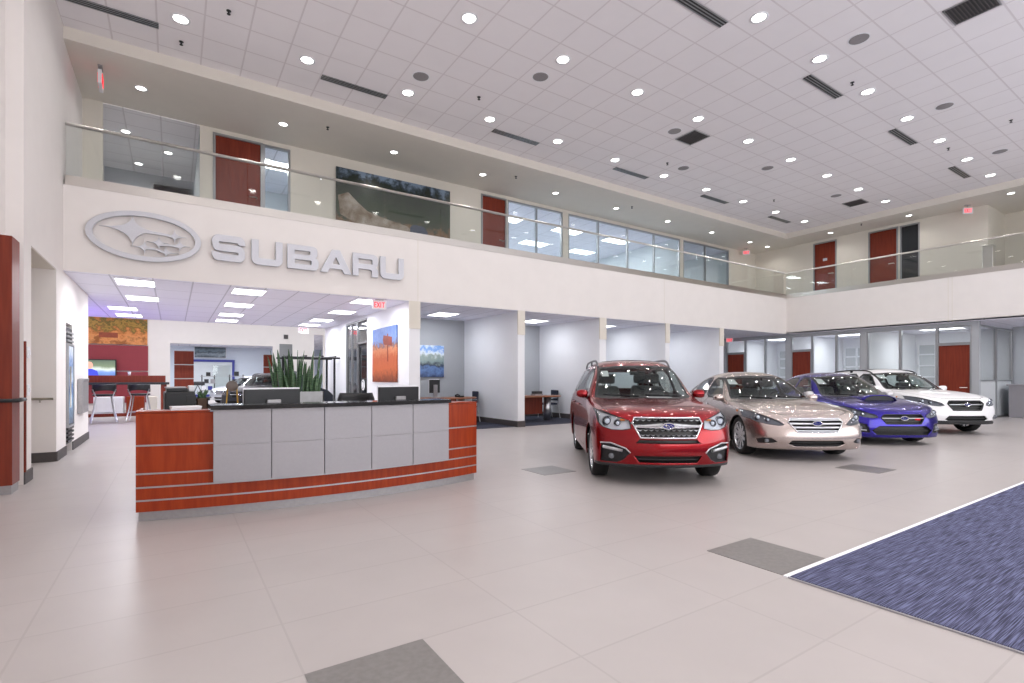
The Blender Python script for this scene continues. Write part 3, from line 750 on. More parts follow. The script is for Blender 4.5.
LEG = dict(L=4.80, W=.92, R=.335, arch=.375, tw=.225, front_axle=.98, rear_axle=3.73, zb=.19, paint=PAINT['tan'],
    nose=nose_fn([(.18, .10), (.27, .02), (.36, .0), (.50, .03), (.62, .06), (.72, .12), (.8, .2)]), tail=nose_fn([(.2, .1), (.5, 0), (1.0, .1)]), bow=.20,
    stations=[dict(x=.1, zs=.735, ys=.78, zc=.755, ym=.84), dict(x=.48, zs=.80, ys=.83, zc=.855, ym=.90, crease=.012), dict(x=.82, zs=.86, ys=.85, zc=.92, crease=.015),
        dict(x=1.2, zs=.90, ys=.85, zc=.965, crease=.01), dict(x=1.45, zs=.915, ys=.85, zc=.985, bx=.15),
        dict(x=1.88, zs=.935, ys=.85, cab=[(.77, 1.04, .03), (.66, 1.16, .04), (.35, 1.21, -.09), (0, 1.22, -.12)]),
        dict(x=2.33, zs=.95, ys=.85, cab=[(.70, 1.22, 0), (.59, 1.37, .0), (.33, 1.43, -.07), (0, 1.44, -.10)]),
        dict(x=2.75, zs=.96, ys=.85, cab=[(.69, 1.26, 0), (.58, 1.43, 0), (.34, 1.49, 0), (0, 1.50, 0)]),
        dict(x=3.3, zs=.97, ys=.85, cab=[(.69, 1.25, 0), (.57, 1.41, 0), (.33, 1.475, 0), (0, 1.485, 0)]),
        dict(x=3.8, zs=.98, ys=.84, cab=[(.70, 1.18, 0), (.57, 1.30, 0), (.33, 1.37, 0), (0, 1.38, 0)]),
        dict(x=4.2, zs=.985, ys=.83, cab=[(.73, 1.05, 0), (.62, 1.11, 0), (.33, 1.15, 0), (0, 1.16, 0)]),
        dict(x=4.45, zs=.97, ys=.81, zc=1.05), dict(x=4.7, zs=.95, ys=.76, zc=1.04, ym=.83)],
    pts=dict(grille=hexa(.39, .435, .31, .70, .64, .475), intake=[(-.34, .245), (-.45, .29), (-.40, .345), (.40, .345), (.45, .29), (.34, .245)],
        headlight=[(.50, .60), (.56, .655), (.74, .735), (.86, .80), (.905, .82), (.905, .70), (.84, .635), (.70, .60), (.58, .585)],
        fog=[(.60, .32), (.68, .375), (.80, .38), (.86, .35), (.84, .285), (.68, .29)], foglamp=(.735, .33, .024),
        windshield=[(-.72, .985), (-.35, .96), (.35, .96), (.72, .985), (.57, 1.335), (.3, 1.37), (-.3, 1.37), (-.57, 1.335)], windshield_top=1.36, wsx=(1.2, 2.5),
        sidewin=[[(1.92, .98), (2.78, .99), (2.78, 1.34), (2.40, 1.33)], [(2.88, .99), (3.68, 1.01), (3.55, 1.25), (3.30, 1.33), (2.88, 1.35)], [(3.74, 1.01), (4.0, 1.03), (3.70, 1.18)]],
        winframe=[(1.72, .955), (4.12, 1.01), (3.75, 1.22), (3.35, 1.36), (2.8, 1.39), (2.3, 1.37)],
        doors=[[(1.48, .28), (2.78, .28), (2.84, .955), (1.58, .93)], [(2.82, .28), (3.30, .28), (3.38, .52), (3.66, .74), (3.76, .98), (2.88, .965)]],
        hood=[(.24, .44), (.2, 0), (.24, -.44), (.36, -.62), (.7, -.72), (1.40, -.76), (1.52, -.70), (1.38, -.4), (1.33, 0), (1.38, .4), (1.52, .70), (1.40, .76), (.7, .72), (.36, .62)],
        rearwin=[(-.55, 1.08), (.55, 1.08), (.48, 1.33), (-.48, 1.33)], rwx=1.4, belt=.955, cowl_z=1.02, mirror=(1.86, .905, 0.975), sheets=[(.54, 1.28, .06, .05)], dashsheet=-.3, wiper_z=.985,
        projectors=[(.80, .70, .045), (.69, .665, .032)], amber=(.885, .775, .014, .02)),
    bars=[(.12, .016, 'satin'), (.36, .018, 'satin'), (.62, .019, 'satin'), (.88, .016, 'satin')], badge_z=.66, spokes=10, wstyle='single', lip=.0, grille_frame=.010, intake_bars=(.3, .7), housing='lamp_dark', chrome_handles=True)

WRX = dict(L=4.60, W=.90, R=.33, arch=.365, tw=.235, front_axle=.88, rear_axle=3.53, zb=.16, paint=PAINT['blue'],
    nose=nose_fn([(.15, .05), (.22, .0), (.40, .03), (.50, .03), (.62, .05), (.68, .10), (.76, .18)]), tail=nose_fn([(.2, .1), (.5, 0), (1.0, .1)]), bow=.19,
    stations=[dict(x=.1, zs=.70, ys=.78, zc=.70, ym=.85), dict(x=.46, zs=.79, ys=.83, zc=.82, ym=.90, crease=.015), dict(x=.80, zs=.85, ys=.84, zc=.885, crease=.018),
        dict(x=1.12, zs=.885, ys=.84, zc=.93, crease=.012), dict(x=1.36, zs=.905, ys=.84, zc=.955, bx=.15),
        dict(x=1.80, zs=.93, ys=.84, cab=[(.76, 1.04, .03), (.65, 1.16, .04), (.35, 1.215, -.09), (0, 1.225, -.12)]),
        dict(x=2.22, zs=.95, ys=.84, cab=[(.68, 1.22, 0), (.57, 1.37, .0), (.33, 1.43, -.07), (0, 1.44, -.10)]),
        dict(x=2.6, zs=.96, ys=.84, cab=[(.67, 1.25, 0), (.56, 1.42, 0), (.33, 1.48, 0), (0, 1.49, 0)]),
        dict(x=3.1, zs=.97, ys=.84, cab=[(.67, 1.24, 0), (.56, 1.40, 0), (.33, 1.465, 0), (0, 1.475, 0)]),
        dict(x=3.6, zs=.985, ys=.83, cab=[(.68, 1.17, 0), (.56, 1.30, 0), (.33, 1.36, 0), (0, 1.37, 0)]),
        dict(x=3.98, zs=.99, ys=.82, cab=[(.72, 1.06, 0), (.61, 1.13, 0), (.33, 1.17, 0), (0, 1.18, 0)]),
        dict(x=4.25, zs=.985, ys=.80, zc=1.06), dict(x=4.5, zs=.96, ys=.76, zc=1.05, ym=.83)],
    pts=dict(grille=hexa(.36, .415, .33, .615, .55, .435), intake=[(-.50, .21), (-.58, .30), (-.46, .385), (.46, .385), (.58, .30), (.50, .21)],
        headlight=[(.47, .565), (.50, .61), (.66, .665), (.80, .725), (.885, .76), (.89, .645), (.82, .60), (.68, .565), (.56, .545)],
        fog=[(.60, .25), (.66, .42), (.86, .46), (.88, .26)], foglamp=(.74, .34, .035), fogbar2=[(.66, .30), (.86, .32)],
        windshield=[(-.71, .965), (-.35, .94), (.35, .94), (.71, .965), (.55, 1.335), (.3, 1.365), (-.3, 1.365), (-.55, 1.335)], windshield_top=1.36, wsx=(1.1, 2.4),
        sidewin=[[(1.86, .975), (2.64, .985), (2.64, 1.33), (2.30, 1.32)], [(2.74, .985), (3.46, 1.01), (3.36, 1.24), (3.10, 1.32), (2.74, 1.34)]],
        winframe=[(1.66, .95), (3.85, 1.02), (3.45, 1.24), (3.12, 1.36), (2.7, 1.38), (2.2, 1.37)],
        doors=[[(1.38, .26), (2.64, .26), (2.70, .95), (1.48, .92)], [(2.68, .26), (3.10, .26), (3.18, .50), (3.46, .72), (3.56, .98), (2.74, .96)]],
        hood=[(.22, .42), (.18, 0), (.22, -.42), (.36, -.60), (.7, -.72), (1.32, -.755), (1.44, -.70), (1.30, -.4), (1.25, 0), (1.30, .4), (1.44, .70), (1.32, .755), (.7, .72), (.36, .60)],
        rearwin=[(-.55, 1.1), (.55, 1.1), (.48, 1.33), (-.48, 1.33)], rwx=1.4, belt=.945, cowl_z=.995, mirror=(1.78, .905, 0.970), sheets=[(.53, 1.26, .06, .06)], dashsheet=-.3, wiper_z=.965,
        projectors=[(.78, .645, .04), (.67, .615, .03)], amber=(.875, .71, .012, .018), grille_mark=-.27),
    bars=[(.22, .007, 'dark'), (.6, .012, 'satin')], badge_z=.62, spokes=5, wstyle='double', lip=.0, grille_frame=.010, chrome_frame=False, housing='lamp_dark', scoop=(.74, 1.30, .35, .105), silver_mirror=True, red_mark=1)

OUT = dict(L=4.82, W=.92, R=.355, arch=.405, tw=.225, front_axle=.98, rear_axle=3.725, zb=.25, paint=PAINT['white'],
    nose=nose_fn([(.22, .08), (.34, .02), (.42, .0), (.56, .03), (.70, .05), (.82, .10), (.9, .18)]), tail=nose_fn([(.2, .1), (.5, 0), (1.0, .08)]), bow=.20,
    stations=[dict(x=.1, zs=.835, ys=.78, zc=.855, ym=.84), dict(x=.48, zs=.90, ys=.83, zc=.945, ym=.90, crease=.014), dict(x=.82, zs=.95, ys=.85, zc=1.0, crease=.016),
        dict(x=1.2, zs=.985, ys=.85, zc=1.04, crease=.012), dict(x=1.45, zs=1.0, ys=.85, zc=1.06, bx=.15),
        dict(x=1.88, zs=1.02, ys=.85, cab=[(.77, 1.13, .03), (.66, 1.25, .04), (.35, 1.30, -.09), (0, 1.31, -.12)]),
        dict(x=2.30, zs=1.035, ys=.85, cab=[(.71, 1.32, 0), (.60, 1.48, .0), (.33, 1.53, -.07), (0, 1.54, -.10)]),
        dict(x=2.75, zs=1.045, ys=.85, cab=[(.70, 1.37, 0), (.60, 1.55, 0), (.34, 1.60, 0), (0, 1.61, 0)]),
        dict(x=3.3, zs=1.055, ys=.85, cab=[(.70, 1.37, 0), (.60, 1.55, 0), (.34, 1.60, 0), (0, 1.61, 0)]),
        dict(x=3.9, zs=1.07, ys=.84, cab=[(.70, 1.36, 0), (.59, 1.53, 0), (.33, 1.58, 0), (0, 1.59, 0)]),
        dict(x=4.35, zs=1.07, ys=.82, cab=[(.70, 1.32, 0), (.57, 1.48, 0), (.33, 1.53, .03), (0, 1.54, .05)]),
        dict(x=4.60, zs=1.06, ys=.80, cab=[(.72, 1.16, 0), (.60, 1.25, .02), (.33, 1.28, .04), (0, 1.29, .05)]),
        dict(x=4.7, zs=.98, ys=.76, zc=1.0, ym=.83)],
    pts=dict(grille=hexa(.355, .415, .32, .80, .735, .585), intake=[(-.44, .34), (-.50, .37), (-.42, .455), (.42, .455), (.50, .37), (.44, .34)],
        headlight=[(.49, .70), (.53, .755), (.72, .825), (.86, .89), (.905, .91), (.905, .79), (.84, .73), (.70, .69), (.58, .68)],
        fog=[(.72, .30), (.66, .40), (.76, .53), (.90, .56), (.90, .30)], foglamp=(.80, .42, .04),
        windshield=[(-.72, 1.075), (-.35, 1.05), (.35, 1.05), (.72, 1.075), (.585, 1.44), (.3, 1.465), (-.3, 1.465), (-.585, 1.44)], windshield_top=1.455, wsx=(1.2, 2.5),
        sidewin=[[(1.92, 1.07), (2.78, 1.08), (2.78, 1.43), (2.40, 1.42)], [(2.88, 1.08), (3.70, 1.10), (3.70, 1.43), (2.88, 1.44)], [(3.78, 1.11), (4.32, 1.14), (4.15, 1.39), (3.78, 1.42)]],
        winframe=[(1.72, 1.04), (4.45, 1.10), (4.25, 1.44), (2.75, 1.48), (2.28, 1.46)],
        doors=[[(1.48, .34), (2.78, .34), (2.84, 1.04), (1.58, 1.01)], [(2.82, .34), (3.28, .34), (3.36, .6), (3.66, .82), (3.76, 1.06), (2.88, 1.05)]],
        hood=[(.24, .44), (.2, 0), (.24, -.44), (.36, -.62), (.7, -.72), (1.40, -.76), (1.52, -.70), (1.38, -.4), (1.33, 0), (1.38, .4), (1.52, .70), (1.40, .76), (.7, .72), (.36, .62)],
        rearwin=[(-.55, 1.14), (.55, 1.14), (.5, 1.42), (-.5, 1.42)], belt=1.04, cowl_z=1.11, mirror=(1.86, .905, 1.070), sheets=[(.54, 1.38, .06, .05)], dashsheet=-.3, wiper_z=1.075,
        projectors=[(.80, .79, .045), (.69, .755, .032)], amber=(.885, .865, .014, .02)),
    bars=[(.3, .008, 'dark'), (.6, .014, 'satin'), (.88, .008, 'dark')], badge_z=.62, spokes=5, wstyle='double', lip=.34, grille_frame=.016, chrome_frame=False, housing='lamp_dark', rails=(2.35, 4.25, .60, .055), dark_rails=True,
    clad=.36, clad_x=.3, sunroof=(2.7, 3.5, .42))

CARS = [
    (FOR, 'red_suv', 'red compact SUV with chrome grille and roof rails, nearest car of the row', (5.36, 4.70, 0), 54.5, .95),
    (LEG, 'sedan', 'champagne beige four-door sedan with chrome-barred grille between the red and blue cars', (8.80, 4.72, 0), 55, .96),
    (WRX, 'sport_sedan', 'deep blue sports sedan with hood scoop and black grille', (12.12, 4.70, 0), 55, .97),
    (OUT, 'station_wagon', 'white station wagon with dark roof rails at the far end of the row', (15.55, 4.75, 0), 56, .97),
]
for cfg, nm, lab, loc, rz, sc in CARS:
    build_car(cfg, lab, 'car', loc, radians(rz), sc, nm)
# ================================================================== THE BUILDING
XL, XR, D = -1.52, 20.72, 11.2          # left wall, side gallery edge, main gallery edge
ZS, ZF, ZT, ZR, ZC, ZU = 3.09, 4.52, 4.68, 5.55, 7.15, 6.94
UB, UR = 13.35, 22.1                    # back walls of the two upper galleries
T = .652                                # ceiling tile
LX, LY = .1035, 9.945                   # one ceiling light = tile centre
floor_m = grid_mat('floor_tile', (182, 175, 173), (172, 165, 163), 1.11, .555, .48, .155, .006, .34, .05, vary=.03, spec=.4)
ceil_m = grid_mat('acoustic_tile', (245, 241, 243), (226, 220, 222), T, T, LX - T / 2, LY - T / 2, .014, .9, .02)
ceil2_m = grid_mat('acoustic_tile_low', (236, 236, 248), (200, 200, 212), .616, 1.232, -.92, .2, .014, .9, .02)
carpet_bay = mat('bay_carpet', (52, 56, 74), .95, noise=.35, nscale=60)

struct('floor', bx(-9, 32, -7, 44, -.1, 0), floor_m)
# showroom ceiling and the lower plaster soffits over both galleries
struct('ceiling', bx(XL - .16, XR, -7, D, ZC, ZC + .1), ceil_m)
soff = mat('soffit_paint', (228, 222, 212), .85, noise=.02, nscale=3)
bm = bmesh.new(); box(bm, XL - .3, 30, D, UB + .02, ZU, ZU + .3); box(bm, XR, 30, -7, D, ZU, ZU + .3)
struct('ceiling_gallery', bm, soff)
# left wall: solid band above, piers and an alcove below
bm = bmesh.new()
box(bm, XL - .3, XL, 8.5, 14.2, 3.0, ZC + .1); box(bm, XL - .3, XL, 14.2, 17.4, ZF, ZC + .1)
box(bm, XL - .3, XL - .16, -7, 8.5, 0, ZC + .1)
box(bm, XL - .3, XL, 8.5, 8.9, 0, 3.0)
box(bm, XL - .3, XL, 10.6, 11.45, 0, 3.0)
box(bm, XL - .3, XL, 12.1, 14.2, 0, 3.0)
box(bm, XL - .3, XL, 11.45, 12.1, 2.25, 3.0)
struct('wall_left', bm, M['cream'])
bm = bmesh.new(); box(bm, -3.5, XL - .3, 10.6, 10.75, 0, 3.0); box(bm, -3.5, XL - .3, 8.55, 8.7, 0, 3.0); box(bm, -3.6, -3.5, 8.55, 10.75, 0, 3.0)
struct('wall_alcove', bm, M['beige'])
struct('ceiling_alcove', bx(-3.6, XL - .01, 8.55, 10.75, 2.99, 3.08), M['beige'])
bm = bmesh.new()
for a, b in ((8.5, 8.915), (10.6, 11.44), (12.11, 14.2)): box(bm, XL, XL + .015, a, b, 0, .15)
box(bm, XL - .3, XL + .015, 8.9, 8.915, 0, .15); box(bm, -3.5, XL, 10.585, 10.6, 0, .15); box(bm, XL - .3, XL + .015, 14.2, 14.215, 0, .15)
struct('baseboard_left', bm, M['base'])
bm = bmesh.new(); box(bm, XL - .45, XL - .3, 11.4, 12.15, 0, 2.3); struct('wall_niche', bm, M['white'])
# street side and right side of the showroom
bm = bmesh.new(); box(bm, XL - .3, 30, -7.2, -7, 0, 7.3); struct('wall_front', bm, M['cream'])
bm = bmesh.new(); box(bm, 29.8, 30, -7, 14, 0, 7.3); struct('wall_right', bm, M['cream'])

# gallery slabs with white fascias
bm = bmesh.new(); box(bm, XL, 30, D, 19.1, ZS, ZF - .03); box(bm, XL, XR + .2, D, D + .2, ZF - .03, ZF); struct('wall_gallery_fascia', bm, M['cream'])
bm = bmesh.new(); box(bm, XR, 30, -7, D, ZS, ZF - .03); box(bm, XR, XR + .2, -7, D, ZF - .03, ZF); struct('wall_side_fascia', bm, M['cream'])
bm = bmesh.new()
for x in (4.77, 13.35): box(bm, x - .006, x + .006, D - .003, D, ZS, ZF)
struct('trim_1', bm, M['beige'])
bm = bmesh.new()
for y in (6.0, 5.9): box(bm, XR - .003, XR, y - .006, y + .006, ZS, ZF)
struct('trim_2', bm, M['beige'])
struct('floor_gallery', bx(XL, 30, D + .2, UB, ZF - .02, ZF + .0), M['grey'])
struct('floor_side_gallery', bx(XR + .2, 30, -7, D + .2, ZF - .02, ZF), M['grey'])

# glass guard rails
def railing(label, a, b, axis, start, step, name='glass_railing'):
    t = thing(name, label, 'railing', ((a, D + .05, ZF) if axis == 'x' else (XR + .05, a, ZF)))
    def B(u0, u1, v0, v1, z0, z1):        # u along the run, v depth
        return bx(u0 - a, u1 - a, v0, v1, z0, z1) if axis == 'x' else bx(v0, v1, u0 - a, u1 - a, z0, z1)
    obj('base_shoe', B(a, b, -.055, .055, 0, .16), M['steel'], t)
    bm = bmesh.new()
    if axis == 'x': tube(bm, [(0, 0, ZR - ZF), (b - a, 0, ZR - ZF)], .03, 12)
    else: tube(bm, [(0, 0, ZR - ZF), (0, b - a, ZR - ZF)], .03, 12)
    obj('handrail', bm, M['steel'], t, True)
    u = start
    while u > a: u -= step
    while u < b:
        u0, u1 = max(a, u) + .006, min(b, u + step) - .006
        if u1 - u0 > .1: obj('glass_pane', B(u0, u1, -.008, .008, .16, ZR - ZF), M['glass'], t)
        u += step
    return t
railing('long glass balustrade with steel handrail above the wall lettering', XL + .02, XR - .02, 'x', 9.53, 1.385)
railing('shorter glass balustrade with steel handrail above the parked white wagon', -7, D + .04, 'y', 10.2, 1.385)

# ---------------------------------------------------------------- upper floor, main side
def wall_with(name, m, axis, c0, c1, u0, u1, z0, z1, holes):
    """wall slab between two planes with rectangular openings (ua, ub, za, zb) sorted along u"""
    bm = bmesh.new()
    def B(a, b, za, zb):
        if b - a < 1e-4 or zb - za < 1e-4: return
        if axis == 'x': box(bm, a, b, c0, c1, za, zb)
        else: box(bm, c0, c1, a, b, za, zb)
    u = u0
    for ha, hb, za, zb in sorted(holes):
        B(u, ha, z0, z1); B(ha, hb, z0, za); B(ha, hb, zb, z1); u = hb
    B(u, u1, z0, z1)
    return struct(name, bm, m)
def frame(bm, axis, c0, c1, ua, ub, za, zb, w=.05):
    for a, b, p, q in ((ua, ua + w, za, zb), (ub - w, ub, za, zb), (ua + w, ub - w, zb - w, zb), (ua + w, ub - w, za, za + w)):
        if axis == 'x': box(bm, a, b, c0, c1, p, q)
        else: box(bm, c0, c1, a, b, p, q)
def door(n, axis, c, ua, ub, z0, z1, m, hinge=1, plate=False, facing=-1):
    """flush door leaf with metal frame and lever; c = wall face, facing = which way the visible face looks"""
    f = bmesh.new(); frame(f, axis, c - .02, c + .10, ua, ub, z0 - .05, z1, .05)
    fr = obj('door_%d' % n, f, M['alu']); fr['kind'] = 'structure'
    b = bmesh.new(); w = .05
    if axis == 'x': box(b, ua + w, ub - w, c + .02, c + .065, z0, z1 - w)
    else: box(b, c + .02, c + .065, ua + w, ub - w, z0, z1 - w)
    lf = obj('door_leaf', b, m, fr)
    b = bmesh.new(); u = (ub - .13) if hinge > 0 else (ua + .13); z = z0 + 1.0; d = -.16 * hinge
    def P(u_, v_, z_): return (u_, c + v_, z_) if axis == 'x' else (c + v_, u_, z_)
    tube(b, [P(u, .02, z), P(u, -.05, z), P(u + d, -.05, z)], .014, 8); obj('door_lever', b, M['steel'], lf, True)
    if plate:
        b = bmesh.new(); um = (ua + ub) / 2; zz = z0 + 1.55
        if axis == 'x': box(b, um - .08, um + .08, c + .012, c + .02, zz, zz + .1)
        else: box(b, c + .012, c + .02, um - .08, um + .08, zz, zz + .1)
        obj('door_plate', b, M['letter'], lf)
    return fr
WZ = ZU - .1
wall_with('wall_upper', M['beige'], 'x', UB, UB + .12, XL, UR + .12, ZF, ZU, [(-1.2, .5, ZF, ZU), (.75, 1.77, ZF, WZ), (1.77, 2.38, ZF, WZ), (7.71, 8.62, ZF, WZ), (8.66, 10.86, ZF + .1, WZ), (11.1, 16.86, ZF + .1, WZ), (17.05, 20.1, ZF + .1, WZ)])
door(1, 'x', UB, .75, 1.77, ZF, WZ, M['redwood'])
door(2, 'x', UB, 7.71, 8.62, ZF, WZ, M['redwood'])
def window(n, axis, c, ua, ub, za, zb, mull, w=.05, m='glass', transom=None):
    f = bmesh.new(); frame(f, axis, c + .01, c + .09, ua, ub, za, zb, w)
    for u in mull:
        if axis == 'x': box(f, u - w / 2, u + w / 2, c + .01, c + .09, za + w, zb - w)
        else: box(f, c + .01, c + .09, u - w / 2, u + w / 2, za + w, zb - w)
    fr = obj('window_%d' % n, f, M['alu']); fr['kind'] = 'structure'
    us = [ua] + list(mull) + [ub]
    for a, b in zip(us, us[1:]):
        q = bmesh.new()
        if axis == 'x': box(q, a + w * .4, b - w * .4, c + .045, c + .055, za + w * .4, zb - w * .4)
        else: box(q, c + .045, c + .055, a + w * .4, b - w * .4, za + w * .4, zb - w * .4)
        obj('glass_pane', q, M[m], fr)
    return fr
window(1, 'x', UB, 1.77, 2.38, ZF, WZ, [])
window(2, 'x', UB, 8.66, 10.86, ZF + .1, WZ, [9.79])
window(3, 'x', UB, 11.1, 16.86, ZF + .1, WZ, [12.48, 13.93, 15.35])
window(4, 'x', UB, 17.05, 20.1, ZF + .1, WZ, [18.49])
# rooms behind the upper windows
pale = mat('pale_blue_wall', (212, 219, 224), .85, noise=.02, nscale=3)
bm = bmesh.new(); box(bm, 8.6, 20.6, 19, 19.1, ZF, ZU); box(bm, 8.55, 8.64, UB + .12, 19.1, ZF, ZU); box(bm, 20.6, 20.7, UB + .12, 19.1, ZF, ZU); box(bm, 16.9, 17.0, UB + .12, 19.0, ZF, ZU)
struct('wall_upper_office', bm, pale)
struct('ceiling_upper_office', bx(8.55, 20.7, UB + .02, 19.1, ZU, ZU + .1), ceil2_m)
struct('floor_upper_office', bx(8.55, 20.7, UB, 19.1, ZF - .02, ZF), M['grey'])
bm = bmesh.new(); box(bm, .55, 3.4, 17, 17.1, ZF, ZU); box(bm, .5, .6, UB + .12, 17.1, ZF, ZU); box(bm, 3.3, 3.4, UB + .12, 17.1, ZF, ZU)
struct('wall_upper_room', bm, pale)
struct('ceiling_upper_room', bx(.5, 3.4, UB + .02, 17.1, ZU, ZU + .1), ceil2_m)
struct('floor_upper_room', bx(.5, 3.4, UB, 17.1, ZF - .02, ZF), M['grey'])
bm = bmesh.new(); box(bm, XL, .5, 17.3, 17.4, ZF, ZU); struct('wall_upper_lobby', bm, M['grey'])
struct('ceiling_upper_lobby', bx(XL, .5, UB + .02, 17.4, ZU - .02, ZU + .1), ceil_m)
struct('floor_upper_lobby', bx(XL, .5, UB, 17.4, ZF - .02, ZF), M['grey'])
door(3, 'x', 17.28, -.50, .45, ZF, ZF + 2.2, M['redwood'])
# ---------------------------------------------------------------- upper floor, side gallery
wall_with('wall_upper_side', M['beige'], 'y', UR, UR + .12, 5.5, UB, ZF, ZU, [(9.93, 10.82, ZF, WZ), (7.85, 8.81, ZF, WZ), (7.2, 7.8, ZF, WZ)])
door(4, 'y', UR, 9.93, 10.82, ZF, WZ, M['redwood'], hinge=-1, plate=True)
door(5, 'y', UR, 7.85, 8.81, ZF, WZ, M['redwood'], hinge=-1)
window(5, 'y', UR, 7.2, 7.8, ZF, WZ, [], m='darkglass')
bm = bmesh.new(); box(bm, UR, 23.9, 5.38, 5.5, ZF, ZU); box(bm, 23.9, 24.0, -7, 5.5, ZF, ZU); box(bm, UR + .12, 24, 13.3, 13.4, ZF, ZU)
struct('wall_upper_return', bm, M['beige'])
t = thing('steel_bollard', 'brushed steel cabinet post standing behind the side glass balustrade', 'post', (21.15, 5.12, ZF))
obj('post_body', bx(-.13, .13, -.13, .13, 0, .86, .02), M['steel'], t); obj('post_cap', bx(-.14, .14, -.14, .14, .86, .9, .01), M['steel'], t)

# ---------------------------------------------------------------- ground floor, main side
# piers that face the showroom at the front of each sales bay; each bay wall runs back from one
PX = [(4.56, 4.83), (7.60, 7.82), (10.52, 10.78), (13.43, 13.63), (16.32, 16.56)]
BB = 14.2
for k, (a, b) in enumerate(PX):
    y1 = BB if k else 13.9
    struct('wall_bay_%d' % (k + 1), bx(a, b, D + .02, y1, 0, ZS), M['white'])
    bm = bmesh.new(); box(bm, a - .004, b + .004, D, D + .03, 2.45, ZS); struct('trim_%d' % (k + 3), bm, M['beige'])
    bm = bmesh.new(); box(bm, a - .012, b + .012, D + .005, y1, 0, .16); struct('baseboard_%d' % (k + 1), bm, M['base'])
struct('wall_bay_back', bx(4.83, 20.9, BB, BB + .12, 0, ZS), M['grey'])
bm = bmesh.new(); box(bm, 4.83, 20.9, BB - .012, BB, 0, .16); struct('baseboard_back', bm, M['base'])
struct('ceiling_ground', bx(XL, 30, D + .02, 19.1, ZS - .01, ZS + .05), ceil2_m)
struct('ceiling_ground_side', bx(XR, 30, -7, D + .02, ZS - .01, ZS + .05), ceil2_m)
for k, (a, b) in enumerate(zip([p[1] for p in PX], [p[0] for p in PX[1:]] + [20.86])):
    tag(obj('bay_carpet', bx(a + .014, b - .014, D + .16, BB - .014, 0, .012), carpet_bay), 'dark blue carpet on the floor of the %s open sales bay from the left' % ['first', 'second', 'third', 'fourth', 'fifth'][k], 'carpet', 'carpets of the sales bays')
# hall: right side wall with a glazed shopfront in it
bm = bmesh.new(); box(bm, 4.56, 4.7, 13.9, 14.3, 0, ZS); box(bm, 4.56, 4.7, 16.45, 19.1, 0, ZS); box(bm, 4.56, 4.7, 14.3, 16.45, 3.0, ZS)
struct('wall_hall_right', bm, M['white'])
bm = bmesh.new(); box(bm, 4.545, 4.715, 16.45, 19.1, 0, .15); box(bm, 4.545, 4.56, 11.22, 14.3, 0, .15); struct('baseboard_hall', bm, M['base'])
f = bmesh.new()
for y in (14.3, 15.25, 15.85, 16.4): box(f, 4.57, 4.65, y, y + .06, 0, 3.0)
box(f, 4.57, 4.65, 14.3, 16.45, 2.95, 3.0); box(f, 4.57, 4.65, 14.3, 15.3, 2.3, 2.36)
fr = obj('window_6', f, M['alu']); fr['kind'] = 'structure'
for a, b, z0, z1 in ((14.33, 15.28, 2.36, 2.95), (15.3, 15.85, .05, 2.95), (15.9, 16.4, .05, 2.95)): obj('glass_pane', bx(4.6, 4.61, a, b, z0, z1), M['glass'], fr)
f = bmesh.new(); frame(f, 'y', 4.62, 4.67, 14.37, 15.24, .02, 2.29, .07)
fr = obj('door_6', f, M['dark']); fr['kind'] = 'structure'
obj('glass_pane', bx(4.635, 4.645, 14.43, 15.18, .08, 2.22), M['darkglass'], fr)
bm = bmesh.new(); box(bm, 7.5, 7.6, 14.3, 19.1, 0, ZS); box(bm, 4.7, 7.6, 19.0, 19.1, 0, ZS); struct('wall_glass_office', bm, M['grey'])

# hall: beyond the soffit a higher space, then a wall with a wide opening into the second showroom
AY, AZ = 26.0, 5.2
struct('ceiling_atrium', bx(-9, 12, 19.1, AY, AZ, AZ + .1), M['white'])
struct('wall_atrium_header', bx(-9, 12, 19.0, 19.1, ZS + .05, AZ), M['cream'])
wall_with('wall_atrium_back', M['cream'], 'x', AY, AY + .2, -9, 12, 0, AZ, [(-.10, 3.88, 0, 2.78), (4.15, 4.72, 0, 2.9), (5.7, 6.15, 0, 3.4)])
bm = bmesh.new(); box(bm, -9, XL - .3, 14.2, 14.3, 0, ZS); box(bm, -9.1, -9, 14.2, AY, 0, AZ); box(bm, 12, 12.1, 19.1, AY, 0, AZ); struct('wall_lounge', bm, M['cream'])
struct('ceiling_lounge', bx(-9, XL, 14.2, 19.1, ZS - .01, ZS + .05), ceil2_m)
bm = bmesh.new(); box(bm, 4.15, 4.72, AY + .02, AY + .08, 0, 2.9); o = obj('door_7', bm, M['alu']); o['kind'] = 'structure'
# second showroom
bm = bmesh.new(); box(bm, -8, 14, 42, 42.2, 0, 3.6); box(bm, -8, -7.9, AY + .2, 42, 0, 3.6); box(bm, 14, 14.1, AY + .2, 42, 0, 3.6)
struct('wall_far', bm, mat('far_wall', (214, 224, 236), .85, noise=.02))
struct('ceiling_far', bx(-8, 14, AY + .2, 42, 3.5, 3.6), ceil2_m)

